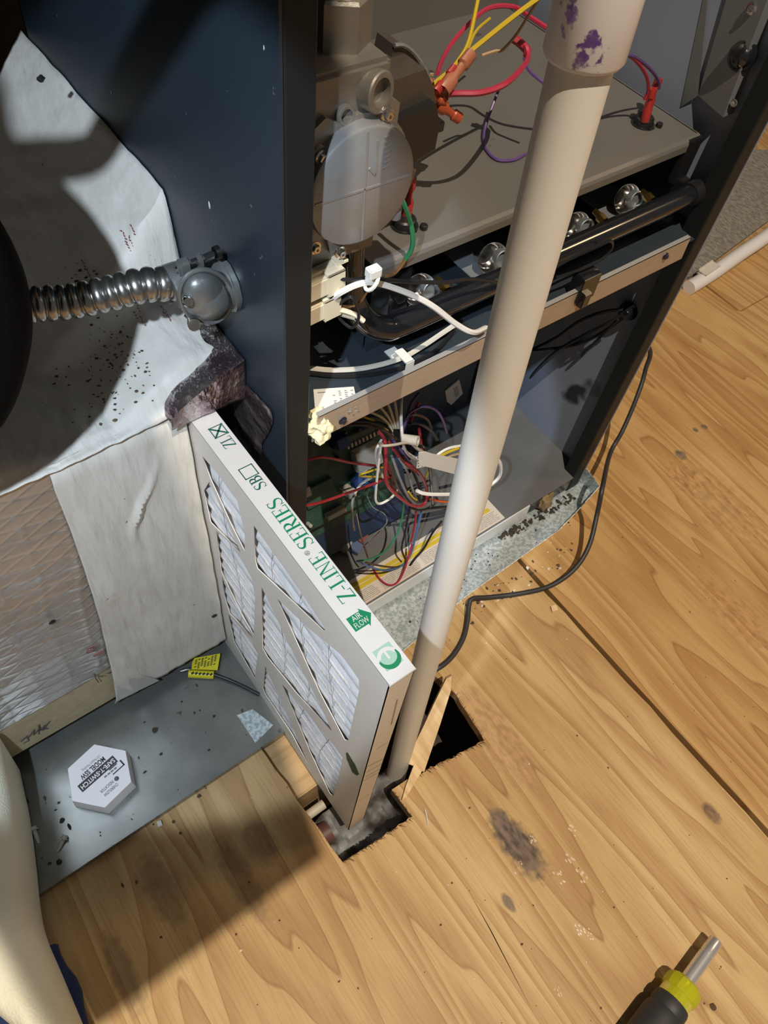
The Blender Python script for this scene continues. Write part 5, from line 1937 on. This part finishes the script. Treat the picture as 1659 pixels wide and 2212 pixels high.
# clamp ears and screws on top
p = at(400, 575, 'y', .418)
bm = bmesh.new()
abox(bm, p + V((-.006, -.004, -.010)), p + V((.004, .004, .006)))
abox(bm, p + V((.010, -.005, -.010)), p + V((.014, .004, .006)))
fin(bm, 'clamp_ear', M_zinc, cn, bevel=.0018)
tube('clamp_screw', [p + V((-.008, 0, 0)), p + V((.026, .001, .001))], .0024, M_chrome, cn, 8)
lathe('screw_head', p + V((.024, .001, .001)), (1, 0, 0), [(0, .0048), (.004, .0048), (.0045, .003), (.0045, 0)], M_black, cn, 12)
p = at(418, 700, 'y', .405)
lathe('clamp_screw', p, (-.2, -.8, .4), [(-.01, .003), (0, .003), (0, .0048), (.003, .0048), (.0035, .003), (.0035, 0)], M_chrome, cn, 12)
p = at(405, 652, 'y', .400)
lathe('screw_head', p, (-.2, -.8, .4), [(-.004, .004), (0, .004), (.0015, .003), (.0015, 0)], M_chrome, cn, 12)

# black insulated line at the left edge; unseen upper run shaped to shade the plenum
ip = [V((-.26, .35, 1.22)), V((-.19, .358, 1.10)), V((-.128, .365, .99)), V((-.084, .375, .91)), V((-.070, .385, .855)), at(-300, 490, 'y', .392), at(-168, 610, 'y', .39), at(-146, 730, 'y', .39), at(-200, 840, 'y', .385), at(-400, 930, 'y', .38), at(-620, 980, 'y', .38)]
o = tube('insulated_line', ip, .050, mat('black_foam', (0.004, 0.0035, 0.0035), .9, bump=.3, bscale=120, spec=.08), None, 28, 10)
tag(o, 'thick black foam insulated line bending over the plenum at left', 'hose')
tube('shadow_pipe', [V((-.075, .385, .86)), V((-.02, .388, .848)), V((.03, .376, .836)), V((.0398, .356, .868)), V((.0398, .273, .948)), V((.04, .15, 1.07)), V((.03, .05, 1.30)), V((.03, .05, 1.79))], .0115, mat('dull_pipe', (.05, .04, .035), .5), o, 16)  # pipe added out of view to cast the stripe shadow on the side panel

# ================================================================== floor objects
# nut driver
nd = thing('nut_driver', at(1480, 2130, 'z', 0), 'nut driver with yellow collar and black grip on the plywood', 'screwdriver')
ta, tb = at(1547, 2032, 'z', .0225), at(1438, 2184, 'z', .0225)
dr = (tb - ta).normalized()
lathe('steel_shaft', ta, dr, [(.003, 0), (.003, .0056), (0, .0062), (0, .0074), (.001, .0080), (.0195, .0081), (.020, .0075), (.0212, .0075), (.0218, .0083), (.075, .0083)], mat('polished_shaft', (0.74, 0.74, 0.76), .28, .75), nd, 28)
M_yacr = mat('yellow_acetate', (0.62, 0.62, 0.02), .2, trans=.35, bump=.3, bscale=200)
bm = bmesh.new()
alathe(bm, ta, dr, [(.062, .0085), (.062, .0165), (.065, .0200), (.0705, .0214), (.077, .0214), (.080, .0204)], 12)
alathe(bm, ta, dr, [(.080, .0204), (.080, .0186), (.095, .0186)], 26)
fin(bm, 'collar', M_yacr, nd)
lathe('grip', ta, dr, [(.090, .0150), (.090, .0196), (.094, .0206), (.101, .0206), (.104, .0194), (.107, .0212), (.114, .0222), (.18, .0222), (.22, .0185), (.23, 0)], mat('rubber_grip', (0.028, 0.030, 0.033), .55), nd, 32)

# white plastic tube at the upper right
wp = thing('white_tube', at(1490, 625, 'z', 0), 'white plastic tube lying across the rug edge', 'tube')
wpp = [at(1488, 622, 'z', .012), at(1540, 590, 'z', .016), at(1600, 548, 'z', .022), at(1659, 508, 'z', .03), at(1760, 430, 'z', .04)]
tube('tube_body', wpp, .0150, mat('white_tube_plastic', (0.72, 0.71, 0.74), .35), wp, 22)
p = at(1536, 578, 'z', .034)
bm = bmesh.new()
dd = (wpp[2] - wpp[1]).normalized()
xx = dd.cross(V((0, 0, 1)))
bx = basis(at(1532, 582, 'z', .030), dd, V((0, 0, 1)))
abox(bm, (-.022, -.004, -.010), (.022, .003, .008), bx)
fin(bm, 'slip_tab', mat('tab_plastic', (0.60, 0.56, 0.52), .5), wp, bevel=.002)

# splintered stick by the hole
sk = thing('wood_splinter', at(930, 1560, 'z', .02), 'pale broken splinter of plywood leaning out of the floor hole', 'wood')
a, b = at(968, 1462, 'z', .055), at(884, 1652, 'z', -.005)
c_, d_ = at(880, 1645, 'z', .002), at(868, 1728, 'z', .003)
M_split = mat('fresh_split_wood', (0.74, 0.56, 0.33), .7, col2=(0.58, .40, .21), scale=1, stretch=(160, 20, 20), bump=.5)
bm = bmesh.new()
pw = [(964, 1466), (975, 1460), (974, 1492), (950, 1568), (916, 1668), (895, 1655), (876, 1648), (882, 1632), (912, 1575), (940, 1515)]
zz_ = [.055, .055, .048, .03, .006, .004, .004, .007, .024, .04]
aprism(bm, [at(p[0], p[1], 'z', z) for p, z in zip(pw, zz_)], (.004, .004, -.007))
fin(bm, 'stick', M_split, sk)
bm = bmesh.new()
aprism(bm, [at(p[0], p[1], 'z', .006) for p in ((895, 1650), (912, 1665), (882, 1715), (868, 1730), (876, 1700))], (.001, .001, -.004))
fin(bm, 'torn_sliver', M_split, sk)

# wood chips and specks on the floor
chips = [(1195, 1318, .010, 'tan wood chip standing in the floor seam', M_split), (345, 1782, .007, 'pale flake of wood on the shaded plywood before the pan', M_paper)]
for px, py, s, lb_, m_ in chips:
    p = at(px, py, 'z', 0)
    bm = bmesh.new()
    aprism(bm, [(p.x - s * .45, p.y - s * .2, .001), (p.x + s * .4, p.y - s * .5, .003), (p.x + s * .55, p.y + s * .3, .006), (p.x - s * .1, p.y + s * .6, .003)], (0, 0, .0016))
    o = fin(bm, 'wood_chip', m_)
    tag(o, lb_, 'wood chip')
p = at(922, 1765, 'z', 0)
o = tube('white_sliver', [at(918, 1748, 'z', .001), at(921, 1760, 'z', .0016), at(925, 1781, 'z', .001)], .0009, M_paper, None, 6)
tag(o, 'thin white sliver on the plywood right of the hole corner', 'sliver')
sp, spw = [], []
random.seed(21)
for i in range(150):
    px, py = random.uniform(300, 1659), random.uniform(1150, 2212)
    p = at(px, py, 'z', 0)
    if .10 < p.x < .40 and .07 < p.y < .30:
        continue
    (sp if random.random() < .7 else spw).append(((p.x, p.y, .0003), random.uniform(.0004, .0013)))
for px, py, s in ((430, 1720, .004), (445, 1703, .002), (375, 1775, .003), (390, 1800, .0028), (295, 1905, .004), (265, 1912, .003), (1127, 2040, .002), (1540, 2175, .004), (952, 1998, .002)):
    p = at(px, py, 'z', 0)
    sp.append(((p.x, p.y, .0008), s * .7))
for i in range(70):
    px = random.uniform(1000, 1240)
    p = at(px, 1300 - (px - 1000) * .6 + random.uniform(0, 60), 'z', 0)
    (sp if i % 3 else spw).append(((p.x, p.y, .0006), random.uniform(.0006, .0026)))
crumbs('sawdust', sp, mat('brown_specks', (0.09, .055, .03), .9), 'brown specks of sawdust over the plywood floor', cat='debris')
crumbs('plaster_flecks', spw, mat('white_specks', (0.70, .66, .58), .8), 'white flecks sprinkled on the plywood floor', cat='debris')
# smeared glue spots
bm = bmesh.new()
for px, py, s in ((1146, 1810, .006), (1125, 1866, .004), (1230, 1855, .009), (1210, 1893, .008), (1255, 1890, .009), (1247, 2000, .010), (1275, 2020, .006), (1207, 2140, .006), (1237, 1795, .007)):
    p = at(px, py, 'z', 0)
    for k in range(8):
        q = V((p.x + random.uniform(-s, s) * .6, p.y + random.uniform(-s, s), .0004))
        r = bmesh.ops.create_icosphere(bm, subdivisions=1, radius=1)
        for v in r['verts']:
            v.co = q + V((v.co.x * s * .14, v.co.y * s * .3, v.co.z * .0003))
o = fin(bm, 'glue_spots', mat('dried_glue', (0.62, .47, .34), .2))
tag(o, 'dried glossy glue spots on the plywood by the dark knot', 'glue', kind='stuff')

# ================================================================== cloths at the lower left corner
M_cream = mat('cream_felt', (0.84, 0.83, 0.68), .9, col2=(0.88, .88, .74), scale=18, bump=.5, bscale=420)
M_bluecl = mat('navy_cotton', (0.012, 0.030, 0.11), .85, col2=(.018, .04, .14), scale=60, bump=.4, bscale=500)


def bag(name, right, left, m_, z1, zb, label, cat, seed):
    """Soft fabric form between two silhouettes given as pixels at height z1, dropping to the floor."""
    n = 34
    R2 = spline([at(a, b, 'z', z1) for a, b in right], 8)
    L2 = spline([at(a, b, 'z', z1) for a, b in left], 8)
    k = min(len(R2), len(L2))
    bm = bmesh.new()
    rows = []
    for i in range(k):
        row = []
        for j in range(n + 1):
            t = j / n
            a = math.pi * t
            p = L2[i].lerp(R2[i], .5 + .5 * math.cos(math.pi - a))
            hgt = (z1 - zb) * 0 + .05 * math.sin(a) ** .8
            f = .005 * noise.noise(V((p.x * 28 + seed, p.y * 9, 2))) + .003 * noise.noise(V((p.x * 70, p.y * 20, seed)))
            row.append(bm.verts.new((p.x, p.y, z1 + hgt + f)))
        rows.append(row)
    for side, sgn in ((n, 1), (0, -1)):
        pass
    # skirts to the floor
    sk1 = [bm.verts.new((r[-1].co.x - .012, r[-1].co.y + .004, zb)) for r in rows]
    sk0 = [bm.verts.new((r[0].co.x + .004, r[0].co.y + .004, zb)) for r in rows]
    for i in range(k - 1):
        for j in range(n):
            bm.faces.new((rows[i][j], rows[i + 1][j], rows[i + 1][j + 1], rows[i][j + 1]))
        bm.faces.new((rows[i][-1], rows[i + 1][-1], sk1[i + 1], sk1[i]))
        bm.faces.new((sk0[i], sk0[i + 1], rows[i + 1][0], rows[i][0]))
    bm.faces.new([r for r in rows[0]] + [sk1[0], sk0[0]])
    bm.faces.new([r for r in rows[-1]] + [sk1[-1], sk0[-1]])
    o = fin(bm, name, m_, None, smooth=True)
    return tag(o, label, cat)


bag('cream_cloth', [(-2, 1592), (8, 1640), (22, 1710), (36, 1830), (44, 1920), (58, 1990), (95, 2080), (128, 2160), (165, 2250), (200, 2330)],
    [(-330, 1830), (-330, 1850), (-320, 1880), (-280, 1930), (-230, 1985), (-180, 2040), (-100, 2120), (-20, 2170), (60, 2235), (150, 2330)], M_cream, .135, .014,
    'cream felt cloth bunched at the lower left corner', 'cloth', 2.0)
bl = [(40, 2060), (100, 2048), (126, 2040), (132, 2062), (146, 2088), (166, 2112), (178, 2140), (182, 2175), (196, 2230), (215, 2330), (-150, 2330), (-150, 2150)]
bm = bmesh.new()
aprism(bm, [at(a, b, 'z', .004) for a, b in bl], (0, 0, .012))
o = fin(bm, 'blue_cloth', M_bluecl, None, bevel=.004, smooth=True)
tag(o, 'navy blue cloth on the plywood under the cream cloth', 'cloth')
